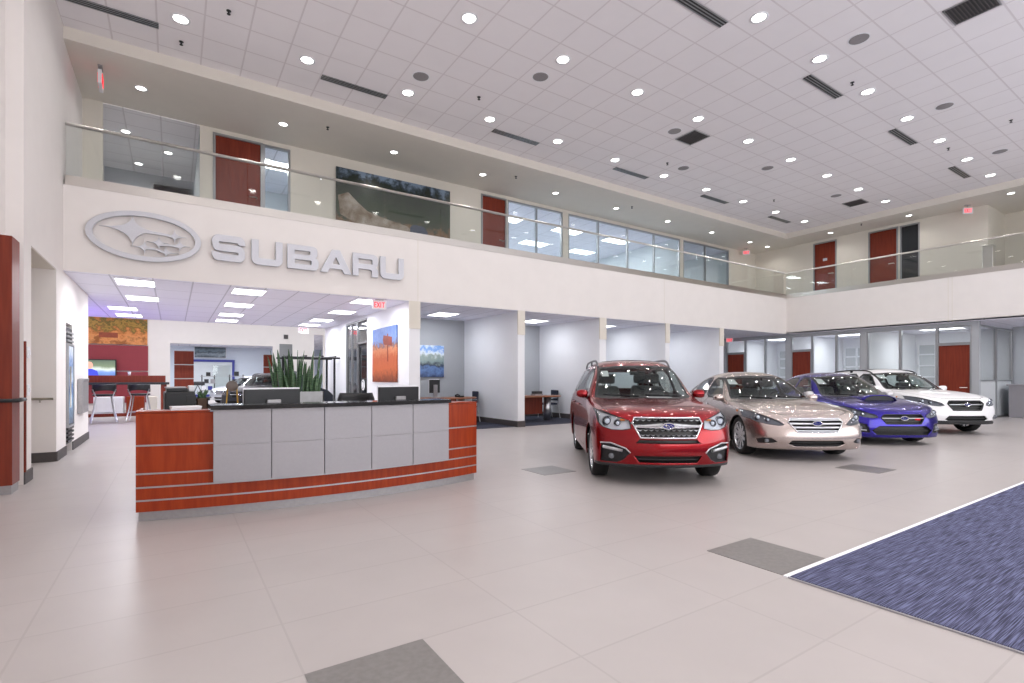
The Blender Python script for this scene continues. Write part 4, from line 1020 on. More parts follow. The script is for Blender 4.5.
# ---------------------------------------------------------------- ground floor, glazed offices on the side
GX = 20.9; HZ = 2.98
ys = [(13.11, 14.0), (12.2, 13.11), (11.3, 12.2), (10.29, 11.1), (9.41, 10.29), (8.57, 9.41), (7.37, 8.38), (6.35, 7.37), (5.46, 6.35)]
bm = bmesh.new(); box(bm, GX, GX + .12, 5.29, 14.2, HZ, ZS)
for a, b in ((11.1, 11.3), (8.38, 8.57), (5.29, 5.46), (14.0, 14.2)): box(bm, GX - .02, GX + .14, a, b, 0, HZ)
struct('wall_storefront', bm, M['grey'])
n = 8; dn = 8
for k, (a, b) in enumerate(ys):
    if k in (0, 3, 8):
        window(n, 'y', GX, a, b, 2.4, HZ, [], .04); n += 1
        door(dn, 'y', GX, a, b, 0, 2.4, M['redwood'], hinge=-1); dn += 1
    else: window(n, 'y', GX, a, b, 0.02, HZ, [], .04); n += 1
# return of the storefront: clear above, frosted below
f = bmesh.new(); frame(f, 'x', 5.30, 5.38, GX + .14, 24.5, 0, HZ, .05); box(f, 22.7, 22.76, 5.30, 5.38, .05, HZ - .05); box(f, GX + .19, 24.45, 5.31, 5.37, 1.2, 1.24)
fr = obj('window_30', f, M['alu']); fr['kind'] = 'structure'
for a, b in ((GX + .17, 22.7), (22.76, 24.47)):
    obj('glass_pane', bx(a, b, 5.335, 5.345, 1.24, HZ - .03), M['glass'], fr); obj('frosted_pane', bx(a, b, 5.335, 5.345, .03, 1.2), M['frost'], fr)
bm = bmesh.new()
for y in (8.47, 11.2): box(bm, GX + .14, 25.4, y - .05, y + .05, 0, ZS)
box(bm, 25.4, 25.5, 5.3, 14.2, 0, ZS); box(bm, GX + .12, 25.5, 14.2, 14.3, 0, ZS)
struct('wall_office', bm, M['white'])
for k, (a, b) in enumerate(((6.5, 8.35), (9.5, 11.1), (12.5, 14.1))):
    f = bmesh.new(); frame(f, 'y', 25.32, 25.40, a, b, .9, 2.7, .07)
    for z in (1.35, 1.8, 2.25): box(f, 25.32, 25.40, a, b, z - .03, z + .03)
    for q in (1, 2): y = a + (b - a) * q / 3; box(f, 25.32, 25.40, y - .03, y + .03, .9, 2.7)
    fr = obj('window_%d' % (31 + k), f, M['white']); fr['kind'] = 'structure'
    obj('glass_pane', bx(25.385, 25.392, a, b, .9, 2.7), M['frost'], fr)
struct('wall_service', bx(24.5, 24.6, -7, 5.3, 0, ZS), M['grey'])
t = thing('service_counter', 'pale grey counter beyond the frosted glass at the right edge', 'counter', (23.6, 3.9, 0))
obj('counter_body', bx(-.5, .5, -1.2, 1.2, 0, 1.05, .01), M['silver'], t); obj('counter_top', bx(-.55, .55, -1.25, 1.25, 1.05, 1.1, .01), M['silver'], t)

# ---------------------------------------------------------------- floor inlays and the blue carpet
inl = mat('dark_inlay_stone', (128, 124, 122), .3, noise=.15, nscale=30)
for k, (x, y, s, lab) in enumerate([(.48, 1.82, .555, 'dark grey square stone floor inlay nearest the camera'), (3.35, 1.84, .57, 'dark grey floor inlay touching the corner of the striped blue carpet'),
        (4.14, 5.47, .55, 'dark grey floor inlay beside the front wheel of the red car'), (8.0, 3.06, .56, 'dark grey floor inlay in front of the beige sedan')]):
    tag(obj('floor_inlay', bx(x, x + s, y, y + s, -.01, .003), inl), lab, 'floor tile', 'dark square floor inlays')
def stripe_mat():
    m = bpy.data.materials.new('striped_carpet'); m.use_nodes = True; nt = m.node_tree; b = nt.nodes['Principled BSDF']
    tc = nt.nodes.new('ShaderNodeTexCoord'); mp = nt.nodes.new('ShaderNodeMapping'); mp.inputs['Scale'].default_value = (2.6, 120, 1)
    nt.links.new(tc.outputs['Object'], mp.inputs[0])
    nz = nt.nodes.new('ShaderNodeTexNoise'); nz.inputs['Scale'].default_value = 1.6; nz.inputs['Detail'].default_value = 4; nt.links.new(mp.outputs[0], nz.inputs['Vector'])
    r = nt.nodes.new('ShaderNodeValToRGB'); e = r.color_ramp.elements; e[0].position = .4; e[0].color = lin((62, 62, 80)) + (1,); e[1].position = .62; e[1].color = lin((116, 120, 152)) + (1,)
    e.new(.5).color = lin((84, 86, 112)) + (1,)
    nt.links.new(nz.outputs['Fac'], r.inputs[0]); nt.links.new(r.outputs[0], b.inputs['Base Color']); b.inputs['Roughness'].default_value = .95
    b.inputs['Specular IOR Level'].default_value = .1
    return m
t = thing('area_carpet', 'large dark blue striped carpet with a thin white edge on the right', 'carpet', (3.33, 1.82, 0))
obj('carpet_field', bx(.03, 16, -8.5, -.03, 0, .008), stripe_mat(), t)
obj('edge_strip', bx(0, 16, -.03, 0, 0, .010), M['paper'], t); obj('edge_strip', bx(0, .012, -8.5, -.03, 0, .010), M['silver'], t)
# ================================================================== CEILING FIXTURES
def fixture_downlight(loc, label, group, power, R=.1):
    t = thing('downlight', label, 'ceiling light', loc, 0, group)
    b = bmesh.new(); lathe(b, [(R * .95, .0), (R, -.012), (R * 1.25, -.012), (R * 1.25, .0)], 24); obj('trim_ring', b, M['paper'], t, True)
    b = bmesh.new(); lathe(b, [(.001, -.004), (R * .95, -.004)], 24); obj('lens', b, M['lamp'], t)
    spot(t, power)
    return t
proto = None; rows = 7
for j in range(rows):
    for i in range(11):
        x, y = LX + 3 * T * i, LY - 4 * T * j
        lab = 'downlight in the tiled ceiling, %s row from the long gallery, %s from left wall' % (ORD[j], ORD[i])
        if proto is None: proto = fixture_downlight((x, y, ZC), lab, 'downlights in the tiled showroom ceiling', 46, .11)
        else: dup(proto, (x, y, ZC), label=lab)
proto = None
for i in range(9):
    x = -.52 + i * 2.56
    lab = 'small downlight in the long gallery soffit, %s from the left wall' % ORD[i]
    if proto is None: proto = fixture_downlight((x, 12.3, ZU), lab, 'downlights in the gallery soffits', 22, .085)
    else: dup(proto, (x, 12.3, ZU), label=lab)
for i, (x, y) in enumerate([(21.3, 12.33), (21.3, 9.79), (21.3, 7.25), (21.33, 4.66), (21.33, 2.1), (21.33, -.5)]):
    dup(proto, (x, y, ZU), label='small downlight in the side gallery soffit, %s from the inner corner' % ORD[i])
for i, (x, y) in enumerate([(-.9, 14.6), (-.1, 15.4), (-.75, 16.6)]):
    dup(proto, (x, y, ZU - .02), label='downlight in the tiled lobby ceiling behind the upper gallery, %s nearest the rail' % ORD[i])
# slot diffusers
def slots(x, y, z, L, label, axis='x', w=.15):
    t = thing('slot_diffuser', label, 'air vent', (x, y, z), 0 if axis == 'x' else pi / 2, 'slot diffusers in the showroom ceiling')
    obj('housing', bx(-L / 2, L / 2, -w / 2, w / 2, -.012, 0), M['dark'], t)
    for k in range(4):
        v = -w / 2 + w * k / 3; obj('slat', bx(-L / 2, L / 2, v - .008, v + .008, -.018, -.008), M['alu'], t)
    return t
p = None; k = 0
for j, y in enumerate((10.33, 5.14, -.05)):
    for i in range(6):
        x = [-.85, 3.05, 6.95, 10.9, 14.78, 18.65][i]
        lab = 'black slot air diffuser, %s from the left, ceiling row %s' % (ORD[i], ('beside the long gallery', 'over the middle of the showroom', 'nearest the camera')[j])
        if p is None: p = slots(x, y, ZC, 1.3, lab)
        else: dup(p, (x, y, ZC), label=lab)
def grille_vent(x, y, z, s, label, m1='dark'):
    t = thing('return_grille', label, 'air vent', (x, y, z), 0, 'square return air grilles')
    b = bmesh.new(); frame_ = ((-s, s, -s, -s + .02), (-s, s, s - .02, s), (-s, -s + .02, -s, s), (s - .02, s, -s, s))
    for a in frame_: box(b, a[0], a[1], a[2], a[3], -.015, 0)
    obj('vent_frame', b, M['alu'], t); obj('backing', bx(-s + .02, s - .02, -s + .02, s - .02, -.004, 0), M['dark'], t)
    b = bmesh.new()
    for k in range(12): u = -s + .04 + (2 * s - .08) * k / 11; box(b, -s + .02, s - .02, u - .006, u + .006, -.014, -.004)
    obj('vent_slats', b, M['base'], t); return t
grille_vent(10.53, 7.98, ZC, .29, 'square dark return air grille beside a ceiling speaker, mid ceiling')
grille_vent(10.52, 2.75, ZC, .29, 'square dark return air grille at the top right of the picture')
grille_vent(19.0, 7.96, ZC, .29, 'square dark return air grille nearest the side gallery')
def speaker(x, y, z, label):
    t = thing('ceiling_speaker', label, 'speaker', (x, y, z), 0, 'round ceiling speakers')
    b = bmesh.new(); lathe(b, [(.001, -.012), (.12, -.010), (.15, -.004), (.15, 0)], 28); obj('speaker_grille', b, mat('speaker_mesh', (150, 146, 148), .7, noise=.2, nscale=200), t, True)
    b = bmesh.new(); lathe(b, [(.15, -.006), (.165, -.006), (.165, 0), (.15, 0)], 28, closed=True); obj('speaker_ring', b, M['paper'], t, True); return t
p = None
for x, y, lab in [(5.95, 8.0, 'left of the mid ceiling'), (9.91, 8.01, 'beside the mid ceiling return grille'), (9.87, 4.08, 'nearest the camera'), (13.84, 4.07, 'right of centre, second from the camera'), (17.81, 4.1, 'near the right picture edge'), (17.74, 7.99, 'beside the return grille at the side gallery'), (13.81, 7.99, 'between two grilles in the far ceiling'), (4.01, 9.27, 'small and close to the long gallery on the left'), (11.86, 9.28, 'small and close to the long gallery on the right')]:
    lab = 'round grey ceiling speaker ' + lab
    p = speaker(x, y, ZC, lab) if p is None else (dup(p, (x, y, ZC), label=lab), p)[1]
def sprinkler(x, y, z, label):
    t = thing('sprinkler', label, 'sprinkler', (x, y, z), 0, 'fire sprinklers')
    b = bmesh.new(); lathe(b, [(.035, 0), (.035, -.008), (.012, -.012), (.012, -.05), (.001, -.05)], 14); obj('sprinkler_head', b, M['dark'], t, True)
    b = bmesh.new(); lathe(b, [(.001, -.052), (.028, -.052), (.028, -.058), (.001, -.058)], 12); obj('deflector', b, M['dark'], t); return t
p = None
for x, y, z, lab in [(.74, 9.3, ZC, 'above the wall logo'), (.12, 10.61, ZC, 'at the upper left ceiling edge'), (5.31, 9.28, ZC, 'above the last letters'), (11.21, 4.75, ZC, 'right of the centre slot diffuser'), (16.45, 4.76, ZC, 'toward the right picture edge'), (11.21, 9.3, ZC, 'over the middle of the long gallery'), (16.45, 9.3, ZC, 'near the inner ceiling corner'), (15.85, 3.46, ZC, 'by the right speaker'),
        (2.9, 11.9, ZU, 'in the soffit above the red door'), (8.0, 11.9, ZU, 'in the soffit above the upper windows'), (12.6, 11.9, ZU, 'in the soffit over the long window band'), (21.0, 8.6, ZU, 'in the side gallery soffit')]:
    lab = 'small dark fire sprinkler ' + lab
    p = sprinkler(x, y, z, lab) if p is None else (dup(p, (x, y, z), label=lab), p)[1]
# panel lights under the lower ceilings
def panel(x, y, z, sx, sy, label, group, power):
    t = thing('panel_light', label, 'ceiling light', (x, y, z), 0, group)
    obj('diffuser', bx(-sx / 2, sx / 2, -sy / 2, sy / 2, -.012, -.002), M['panel'], t)
    b = bmesh.new()
    for a in ((-sx / 2 - .02, sx / 2 + .02, -sy / 2 - .02, -sy / 2), (-sx / 2 - .02, sx / 2 + .02, sy / 2, sy / 2 + .02), (-sx / 2 - .02, -sx / 2, -sy / 2, sy / 2), (sx / 2, sx / 2 + .02, -sy / 2, sy / 2)): box(b, *a, -.016, 0)
    obj('panel_frame', b, M['paper'], t); panel_light(t, sx * .95, sy * .95, power); return t
cols = ['left', 'middle', 'right']; p = None
for ci, xs in enumerate(((-.58, -.56, -1.06, -1.03), (1.3, 1.33, 1.36, 1.38), (3.74, 3.8, 3.8, 3.8))):
    for ri, y in enumerate((11.8, 14.05, 16.33, 18.0)):
        lab = 'bright rectangular ceiling panel light in the hall, %s of the %s line' % (['nearest', 'second', 'third', 'farthest'][ri], cols[ci])
        p = panel(xs[ri], y, ZS - .01, .57, .7, lab, 'panel lights in the hall ceiling', 20) if p is None else (dup(p, (xs[ri], y, ZS - .01), label=lab), p)[1]
p = None
for k, x in enumerate((6.29, 9.4, 12.3, 15.0, 18.4)):
    lab = 'bright ceiling panel light of the %s open sales bay from the left' % ORD[k]
    p = panel(x, 13.0, ZS - .01, .62, .8, lab, 'panel lights in the sales bays', 17) if p is None else (dup(p, (x, 13.0, ZS - .01), label=lab), p)[1]
p = None
for k, (x, y) in enumerate(((23.2, 6.9), (23.2, 9.8), (23.2, 12.7), (23.2, 3), (23.2, -1))):
    lab = 'ceiling panel light of the side offices, %s from the right picture edge' % ORD[[2, 3, 4, 1, 0][k]]
    p = panel(x, y, ZS - .01, .6, 1.2, lab, 'panel lights in the side offices', 32) if p is None else (dup(p, (x, y, ZS - .01), label=lab), p)[1]
p = None
for k, (x, y) in enumerate([(9.8, 15.2), (12.6, 15.2), (15.2, 15.2), (9.8, 17.4), (12.6, 17.4), (15.2, 17.4), (18.6, 16.0)]):
    lab = 'rectangular panel light behind the upper windows, %s' % ['front left', 'front middle', 'front right', 'back left', 'back middle', 'back right', 'alone in the last room'][k]
    p = panel(x, y, ZU, 1.2, .6, lab, 'panel lights in the upper offices', 34) if p is None else (dup(p, (x, y, ZU), label=lab), p)[1]
dup(p, (2.2, 14.8, ZU), label='rectangular panel light in the room behind the upper glass sidelight')
p = None
for k, (x, y) in enumerate([(-4, 22.5), (0, 22.5), (4, 22.5), (8, 22.5), (-2, 29), (1.5, 29), (5, 29), (-2, 33), (1.5, 33), (5, 33), (0, 38), (4, 38)]):
    z = 5.2 if k < 4 else 3.5
    lab = 'ceiling panel light in the %s, %s from the left' % ('high lounge' if k < 4 else ['far showroom front row', 'far showroom middle row', 'far showroom back row'][(k - 4) // 3], ORD[k if k < 4 else (k - 4) % 3])
    p = panel(x, y, z, 1.2, .6, lab, 'panel lights of the rear rooms', 110) if p is None else (dup(p, (x, y, z), label=lab), p)[1]
area = area_light('lounge_purple_light', (-2.9, 17.6, 1.0), (.8, .8), 45 * FLUX, rot=(radians(180), 0, 0), color=(.3, .15, 1))

# ================================================================== WALL EMBLEM AND LETTERS
def curve_solid(name, loops, depth, m, parent=None, loc=(0, 0, 0), bev=.006):
    cu = bpy.data.curves.new(name, 'CURVE'); cu.dimensions = '2D'; cu.fill_mode = 'BOTH'; cu.extrude = depth / 2; cu.bevel_depth = bev; cu.bevel_resolution = 1
    for lp in loops:
        sp = cu.splines.new('POLY'); sp.points.add(len(lp) - 1); sp.use_cyclic_u = True
        for pt, q in zip(sp.points, lp): pt.co = (q[0], q[1], 0, 1)
    tmp = bpy.data.objects.new('t', cu); C.objects.link(tmp)
    me = bpy.data.meshes.new_from_object(tmp.evaluated_get(bpy.context.evaluated_depsgraph_get()))
    bpy.data.objects.remove(tmp); bpy.data.curves.remove(cu)
    me.transform(Matrix.Rotation(radians(90), 4, 'X')); me.name = name
    me.materials.clear()
    o = link(name, me, m, parent); o.location = loc; return o
def arc(cx, cy, r, a0, a1, n=7): return [(cx + r * cos(radians(a0 + (a1 - a0) * k / n)), cy + r * sin(radians(a0 + (a1 - a0) * k / n))) for k in range(n + 1)]
# letters on a 1.0 wide x 0.8 high cell, stroke 0.2
def L_S():
    t = .2; W_, H = 1.0, .8; r = .2
    return [arc(W_ - r, H - r, r, 0, 90) + arc(r, H - r, r, 90, 180) + arc(r, H / 2 + .08, r * .9, 180, 270) + [(.78, .30), (.80, .28), (.80, .22), (.78, .20), (.22, .20), (.20, .22), (.20, .26), (0, .26)] + arc(r, r, r, 180, 270) + arc(W_ - r, r, r, 270, 360) + arc(W_ - r, H / 2 - .08, r * .9, 0, 90) + [(.22, .50), (.20, .52), (.20, .58), (.22, .60), (.78, .60), (.80, .58), (.80, .54), (1.0, .54)]]
def L_U(): return [[(0, .8)] + [(0, .2)] + arc(.2, .2, .2, 180, 270) + arc(.8, .2, .2, 270, 360) + [(1, .8), (.79, .8), (.79, .23), (.76, .2), (.24, .2), (.21, .23), (.21, .8)]]
def L_B(): return [[(0, 0)] + arc(.84, .15, .15, 270, 360) + arc(.84, .27, .15, 0, 70) + [(.90, .41)] + arc(.80, .55, .15, -40, 0) + arc(.80, .65, .15, 0, 90) + [(0, .8)], [(.22, .16), (.22, .33), (.74, .33), (.77, .30), (.77, .19), (.74, .16)], [(.22, .49), (.22, .64), (.70, .64), (.73, .61), (.73, .52), (.70, .49)]]
def L_A(): return [[(-.05, 0), (.20, 0), (.29, .15), (.75, .15), (.84, 0), (1.09, 0), (.66, .8), (.38, .8)], [(.37, .30), (.52, .58), (.67, .30)]]
def L_R(): return [[(0, 0), (.21, 0), (.21, .26), (.62, .26), (.75, .22), (.75, 0), (.98, 0), (.98, .24), (.90, .34)] + arc(.80, .52, .18, -50, 0) + arc(.80, .62, .18, 0, 90) + [(0, .8)], [(.21, .43), (.21, .63), (.72, .63), (.77, .60), (.77, .46), (.72, .43)]]
lets = [('S', L_S, .61, 1.16), ('U', L_U, 1.28, 1.83), ('B', L_B, 1.93, 2.53), ('A', L_A, 2.57, 3.20), ('R', L_R, 3.24, 3.80), ('U', L_U, 3.85, 4.39)]
for k, (ch, fn, x0, x1) in enumerate(lets):
    sx = (x1 - x0) / (1.0 if ch != 'A' else 1.14); ox = x0 + (.05 * sx if ch == 'A' else 0); z0 = 3.53
    o = curve_solid('wall_letter', [[(ox + px * sx - x0, pz * .60) for px, pz in lp] for lp in fn()], .045, M['letter'], None, (x0, D - .05, z0))
    tag(o, 'raised silver letter %s on the white gallery fascia, %s of the six' % (ch, ORD[k]), 'wall letter', 'raised letters on the gallery fascia')
cx_, cz_ = -.40, 3.80
t = thing('wall_emblem', 'large oval silver emblem with one big and five small stars on the fascia', 'emblem', (cx_, D - .05, cz_))
N = 72; A_, B_ = .83, .43
curve_solid('oval_ring', [[(A_ * cos(2 * pi * k / N), B_ * sin(2 * pi * k / N)) for k in range(N)], [((A_ - .085) * cos(2 * pi * k / N), (B_ - .075) * sin(2 * pi * k / N)) for k in range(N)]], .045, M['letter'], t)
def star_loop(cx, cz, up, dn, lf, rt, p=3.4):
    pts = []
    for k in range(48):
        a = 2 * pi * k / 48; c, s_ = cos(a), sin(a)
        pts.append((cx + math.copysign(abs(c) ** p, c) * (rt if c > 0 else lf), cz + math.copysign(abs(s_) ** p, s_) * (up if s_ > 0 else dn)))
    return pts
def band(pts, w0, w1):
    n = len(pts); up = []; dn = []
    for i, (x, z) in enumerate(pts): w_ = w0 + (w1 - w0) * i / (n - 1); up.append((x, z + w_)); dn.append((x, z - w_))
    return up + dn[::-1]
sts = [(-.19, .10, .26, .31, .46, .40), (.42, .07, .15, .16, .12, .19), (.19, -.08, .15, .16, .18, .15), (.50, -.09, .14, .14, .13, .17), (-.02, -.19, .15, .14, .20, .15), (.29, -.24, .13, .11, .12, .20)]
for s_ in sts: curve_solid('star', [star_loop(*s_, p=3.9 if s_[2] > .2 else 4.6)], .045, M['letter'], t, bev=0)
for pts, a, b in (([(-.10, .09), (.1, .085), (.3, .075), (.42, .05)], .022, .016), ([(.2, -.12), (.35, -.10), (.5, -.12)], .014, .014), ([(-.02, -.21), (.14, -.20), (.29, -.25)], .014, .014)):
    curve_solid('star_tail', [band(pts, a, b)], .043, M['letter'], t, bev=.002)

# ================================================================== EXIT SIGNS
def exit_sign(loc, rz, label, s=1.0, drop=.08):
    t = thing('exit_sign', label, 'exit sign', loc, rz, 'red exit signs'); t.scale = (s,) * 3
    obj('sign_box', bx(-.17, .17, -.025, .025, -.22 - drop, -drop, .006), M['paper'], t)
    b = bmesh.new(); tube(b, [(0, 0, 0), (0, 0, -drop)], .015); obj('mount', b, M['alu'], t)
    obj('canopy', bx(-.1, .1, -.03, .03, -.02, 0), M['alu'], t)
    th = .016
    for side in (-1, 1):
        b = bmesh.new(); y0, y1 = (-.032, -.024) if side < 0 else (.024, .032)
        def R(a, c, p, q): box(b, a * -side, c * -side, y0, y1, p - drop, q - drop) if side < 0 else box(b, -c, -a, y0, y1, p - drop, q - drop)
        zt, zb = -.045, -.175; x = -.13
        R(x, x + th, zb, zt); R(x + th, x + .055, zt - th, zt); R(x + th, x + .05, (zt + zb) / 2 - th / 2, (zt + zb) / 2 + th / 2); R(x + th, x + .055, zb, zb + th)   # E
        x = -.062; sg = 1 if side < 0 else -1
        for u in (0, 1):                                                                                                                                        # X
            xa, xb = (x, x + .06) if u == 0 else (x + .06, x); v = [b.verts.new((sg * (xx), yy, zz - drop)) for yy in (y0, y1) for xx, zz in ((xa - th * .5, zb), (xa + th * .6, zb), (xb + th * .5, zt), (xb - th * .6, zt))]
            for q in ((0, 1, 2, 3), (4, 5, 6, 7), (0, 1, 5, 4), (1, 2, 6, 5), (2, 3, 7, 6), (3, 0, 4, 7)): b.faces.new([v[i] for i in q])
        x = .02; R(x, x + th, zb, zt)                                                                                                                            # I
        x = .055; R(x, x + .07, zt - th, zt); R(x + .027, x + .027 + th, zb, zt - th)                                                                             # T
        bmesh.ops.recalc_face_normals(b, faces=b.faces); obj('sign_lettering', b, M['red'], t)
    return t
exit_sign((3.90, 11.34, ZS - .01), radians(-12), 'red exit sign hanging at the front of the hall ceiling', .9, .03)
exit_sign((3.75, 18.7, ZS - .01), radians(-8), 'red exit sign hanging at the far end of the hall ceiling', .95, .03)
exit_sign((-1.1, 11.9, ZU), radians(92), 'exit sign seen edge-on under the upper soffit at the left', 1.15, .1)
exit_sign((20.75, 12.95, ZU), radians(-50), 'exit sign under the upper soffit at the inner corner', .85, .12)
exit_sign((21.6, 5.75, ZU), radians(-35), 'exit sign under the side gallery soffit at the right', .9, .1)
exit_sign((20.5, 13.6, ZS), radians(-40), 'exit sign above the glazed offices behind the beige sedan', .9, .02)
# ================================================================== RECEPTION DESK
def front_y(x): return 5.48 + .085 * (x - 1.45) ** 2 * (1 if x < 1.45 else 1) * .9
def curved(bm, x0, x1, z0, z1, o0, o1, n=24):
    """slab following the desk's curved front, from offset o0 (outer) to o1 (inner)"""
    rings = []
    for k in range(n + 1):
        x = x0 + (x1 - x0) * k / n; y = front_y(x)
        rings.append([bm.verts.new(p) for p in ((x, y + o0, z0), (x, y + o1, z0), (x, y + o1, z1), (x, y + o0, z1))])
    for A, B in zip(rings, rings[1:]):
        for i in range(4): bm.faces.new((A[i], A[(i + 1) % 4], B[(i + 1) % 4], B[i]))
    bm.faces.new(rings[0][::-1]); bm.faces.new(rings[-1])
    bmesh.ops.recalc_face_normals(bm, faces=bm.faces)
DX0, DX1 = -.28, 3.24
t = thing('reception_desk', 'curved cherry wood reception desk with grey panels and black top', 'desk', (0, 0, 0))
def cpart(name, x0, x1, z0, z1, o0, o1, m, parent=t):
    b = bmesh.new(); curved(b, x0, x1, z0, z1, o0, o1); return obj(name, b, m, parent)
zrow = [.09, .190, .308, .432, .688, .985]
cpart('toe_kick', DX0 + .02, DX1 - .02, 0, .09, .04, .10, M['kick'])
cpart('desk_core', DX0 + .004, DX1 - .004, .09, .98, .012, .10, M['dark'])
for a, b_ in zip(zrow, zrow[1:]):
    cpart('wood_board', DX0, DX1, a + (.008 if a > .1 else 0), b_ - .004, 0, .02, M['wood'])
for z in zrow[1:-1]: cpart('reveal_strip', DX0 - .001, DX1 + .001, z - .006, z + .009, -.002, .02, M['alu'])
b = bmesh.new()
for s, x in ((0, DX0), (1, DX1)):
    xa, xb = (x, x + .03) if s == 0 else (x - .03, x); y = front_y(x); box(b, xa, xb, y, y + (.95 if s == 0 else 1.15), .09, .985)
obj('end_panel', b, M['wood'], t)
px = [.31 + (2.755 - .31) * k / 5 for k in range(6)]
for k in range(5):
    for z0, z1 in ((.33, .6735), (.6755, 1.005)): cpart('grey_panel', px[k] + .004, px[k + 1] - .004, z0, z1, -.075, -.03, M['silver'])
cpart('panel_backer', .32, 2.745, .34, 1.0, -.04, .012, M['dark'])
cpart('countertop', .29, 2.775, 1.005, 1.045, -.10, .30, M['black'])
cpart('wood_cap', DX0, .29, .985, 1.0, -.002, .25, M['wood']); cpart('wood_cap', 2.775, DX1, .985, 1.0, -.002, .25, M['wood'])
cpart('work_surface', DX0 + .03, DX1 - .03, .72, .755, .10, .85, M['dark'])
t = thing('back_cabinet', 'low cabinet with black top behind the reception desk, carrying the plants', 'cabinet', (1.5, 7.3, 0))
obj('cabinet_body', bx(-1.55, 1.55, -.28, .27, 0, .86, .01), M['wood'], t); obj('cabinet_top', bx(-1.6, 1.6, -.32, .30, .86, .90, .01), M['black'], t)
for k in range(4): d = obj('cabinet_door', bx(-1.5 + k * .76, -.78 + k * .76, -.292, -.28, .08, .83, .004), M['redwood'], t)

def monitor(name, x, y, z, w_, h_, rz, label, screen=False, grp=None):
    t = thing(name, label, 'computer monitor', (x, y, z), rz, grp)
    b = bmesh.new(); box(b, -w_ / 2, w_ / 2, .0, .035, .12, .12 + h_, .008); obj('casing', b, M['plastic'], t)
    b = bmesh.new(); box(b, -w_ / 2 - .004, w_ / 2 + .004, -.006, .006, .116, .124 + h_ + .012, .003); obj('bezel', b, M['paper'], t)
    b = bmesh.new(); box(b, -w_ / 2 + .02, w_ / 2 - .02, -.009, -.005, .14, .10 + h_); obj('screen', b, M['black'], t)
    obj('stand_neck', bx(-.075, .075, .036, .065, 0, .12 + h_ * .62, .006), M['kick'], t)
    b = bmesh.new(); lathe(b, [(.001, 0), (.13, 0), (.13, .012), (.001, .015)], 24)
    for v in b.verts: v.co.y += .06
    obj('stand_foot', b, M['satin'], t); return t
# screens face the receptionist, so their dark backs face the showroom
monitor('computer_monitor', .92, 6.23, .757, .60, .30, radians(192), 'wide computer monitor seen from behind at the left of the desk', grp='monitors on the reception desk')
monitor('computer_monitor', 2.42, 6.32, .757, .62, .31, radians(196), 'computer monitor seen from behind at the right of the desk', grp='monitors on the reception desk')
t = thing('paper_stack', 'low white paper stack on the wooden left end of the desk', 'paper', (.10, front_y(.10) + .13, 1.001), .05)
for k in range(3): obj('sheet', bx(-.12, .12, -.08, .08, k * .012, k * .012 + .01), M['paper'], t).rotation_euler.z = .05 * k

def office_chair(x, y, z, rz, label, m='navy', arms=True):
    t = thing('office_chair', label, 'chair', (x, y, z), rz, 'office chairs')
    obj('seat', bx(-.24, .24, -.24, .24, .43, .50, .03), M[m], t)
    b = bmesh.new(); n = 8; rows = []
    for i in range(n + 1):
        z_ = .58 + .42 * i / n; wd = .23 * (1 - .25 * (i / n) ** 3); row = []
        for j in range(9): u = -1 + j / 4; row.append(b.verts.new((wd * u, .24 + .03 * i / n - .05 * u * u, z_)))
        rows.append(row)
    for A, B in zip(rows, rows[1:]):
        for j in range(8): b.faces.new((A[j], A[j + 1], B[j + 1], B[j]))
    o = obj('backrest', b, M[m], t, True); md = o.modifiers.new('t', 'SOLIDIFY'); md.thickness = .045
    b = bmesh.new(); tube(b, [(0, .15, .44), (0, .30, .46), (0, .30, .75)], .02); obj('back_bar', b, M['plastic'], t, True)
    b = bmesh.new(); tube(b, [(0, 0, .10), (0, 0, .44)], .03, 12); obj('gas_column', b, M['satin'], t, True)
    for k in range(5):
        a = 2 * pi * k / 5; b = bmesh.new(); tube(b, [(0, 0, .11), (cos(a) * .27, sin(a) * .27, .07)], [.028, .018]); l = obj('leg', b, M['plastic'], t, True)
        b = bmesh.new(); lathe(b, [(.001, -.02), (.03, -.02), (.03, .02), (.001, .02)], 12, 'x', (0, cos(a) * .27, .031)); 
        for v in b.verts: v.co = Vector((v.co.x + cos(a) * .27, v.co.y - cos(a) * .27 + sin(a) * .27, v.co.z))
        obj('caster', b, M['rubber'], l, True)
    if arms:
        for s in (-1, 1):
            b = bmesh.new(); tube(b, [(s * .24, .1, .46), (s * .29, .08, .55), (s * .29, .05, .66), (s * .29, -.15, .67)], .018); obj('armrest', b, M['plastic'], t, True)
    return t
def guest_chair(x, y, z, rz, label):
    t = thing('guest_chair', label, 'chair', (x, y, z), rz, 'navy guest chairs')
    obj('seat', bx(-.25, .25, -.24, .22, .43, .49, .025), M['navy'], t)
    b = bmesh.new(); box(b, -.24, .24, .22, .27, .56, .90, .025); obj('backrest', b, M['navy'], t)
    for s in (-1, 1):
        b = bmesh.new(); tube(b, [(s * .27, -.22, .011), (s * .27, -.2, .64), (s * .27, .2, .66)], .012); obj('front_leg', b, M['satin'], t, True)
        b = bmesh.new(); tube(b, [(s * .25, .26, .85), (s * .26, .22, .43), (s * .27, .30, .011)], .012); obj('rear_leg', b, M['satin'], t, True)
    return t
office_chair(1.95, 6.62, 0, radians(-20), 'dark office chair behind the desk, between the two monitors', 'plastic').scale = (1.1, 1.1, 1.1)
t = thing('printer', 'black and grey desktop printer on the cabinet behind the desk', 'printer', (.06, 7.30, .901), .05)
obj('printer_body', bx(-.15, .15, -.2, .2, 0, .24, .015), M['plastic'], t); obj('printer_side', bx(.06, .156, -.205, -.19, .0, .2, .004), M['dark'], t)
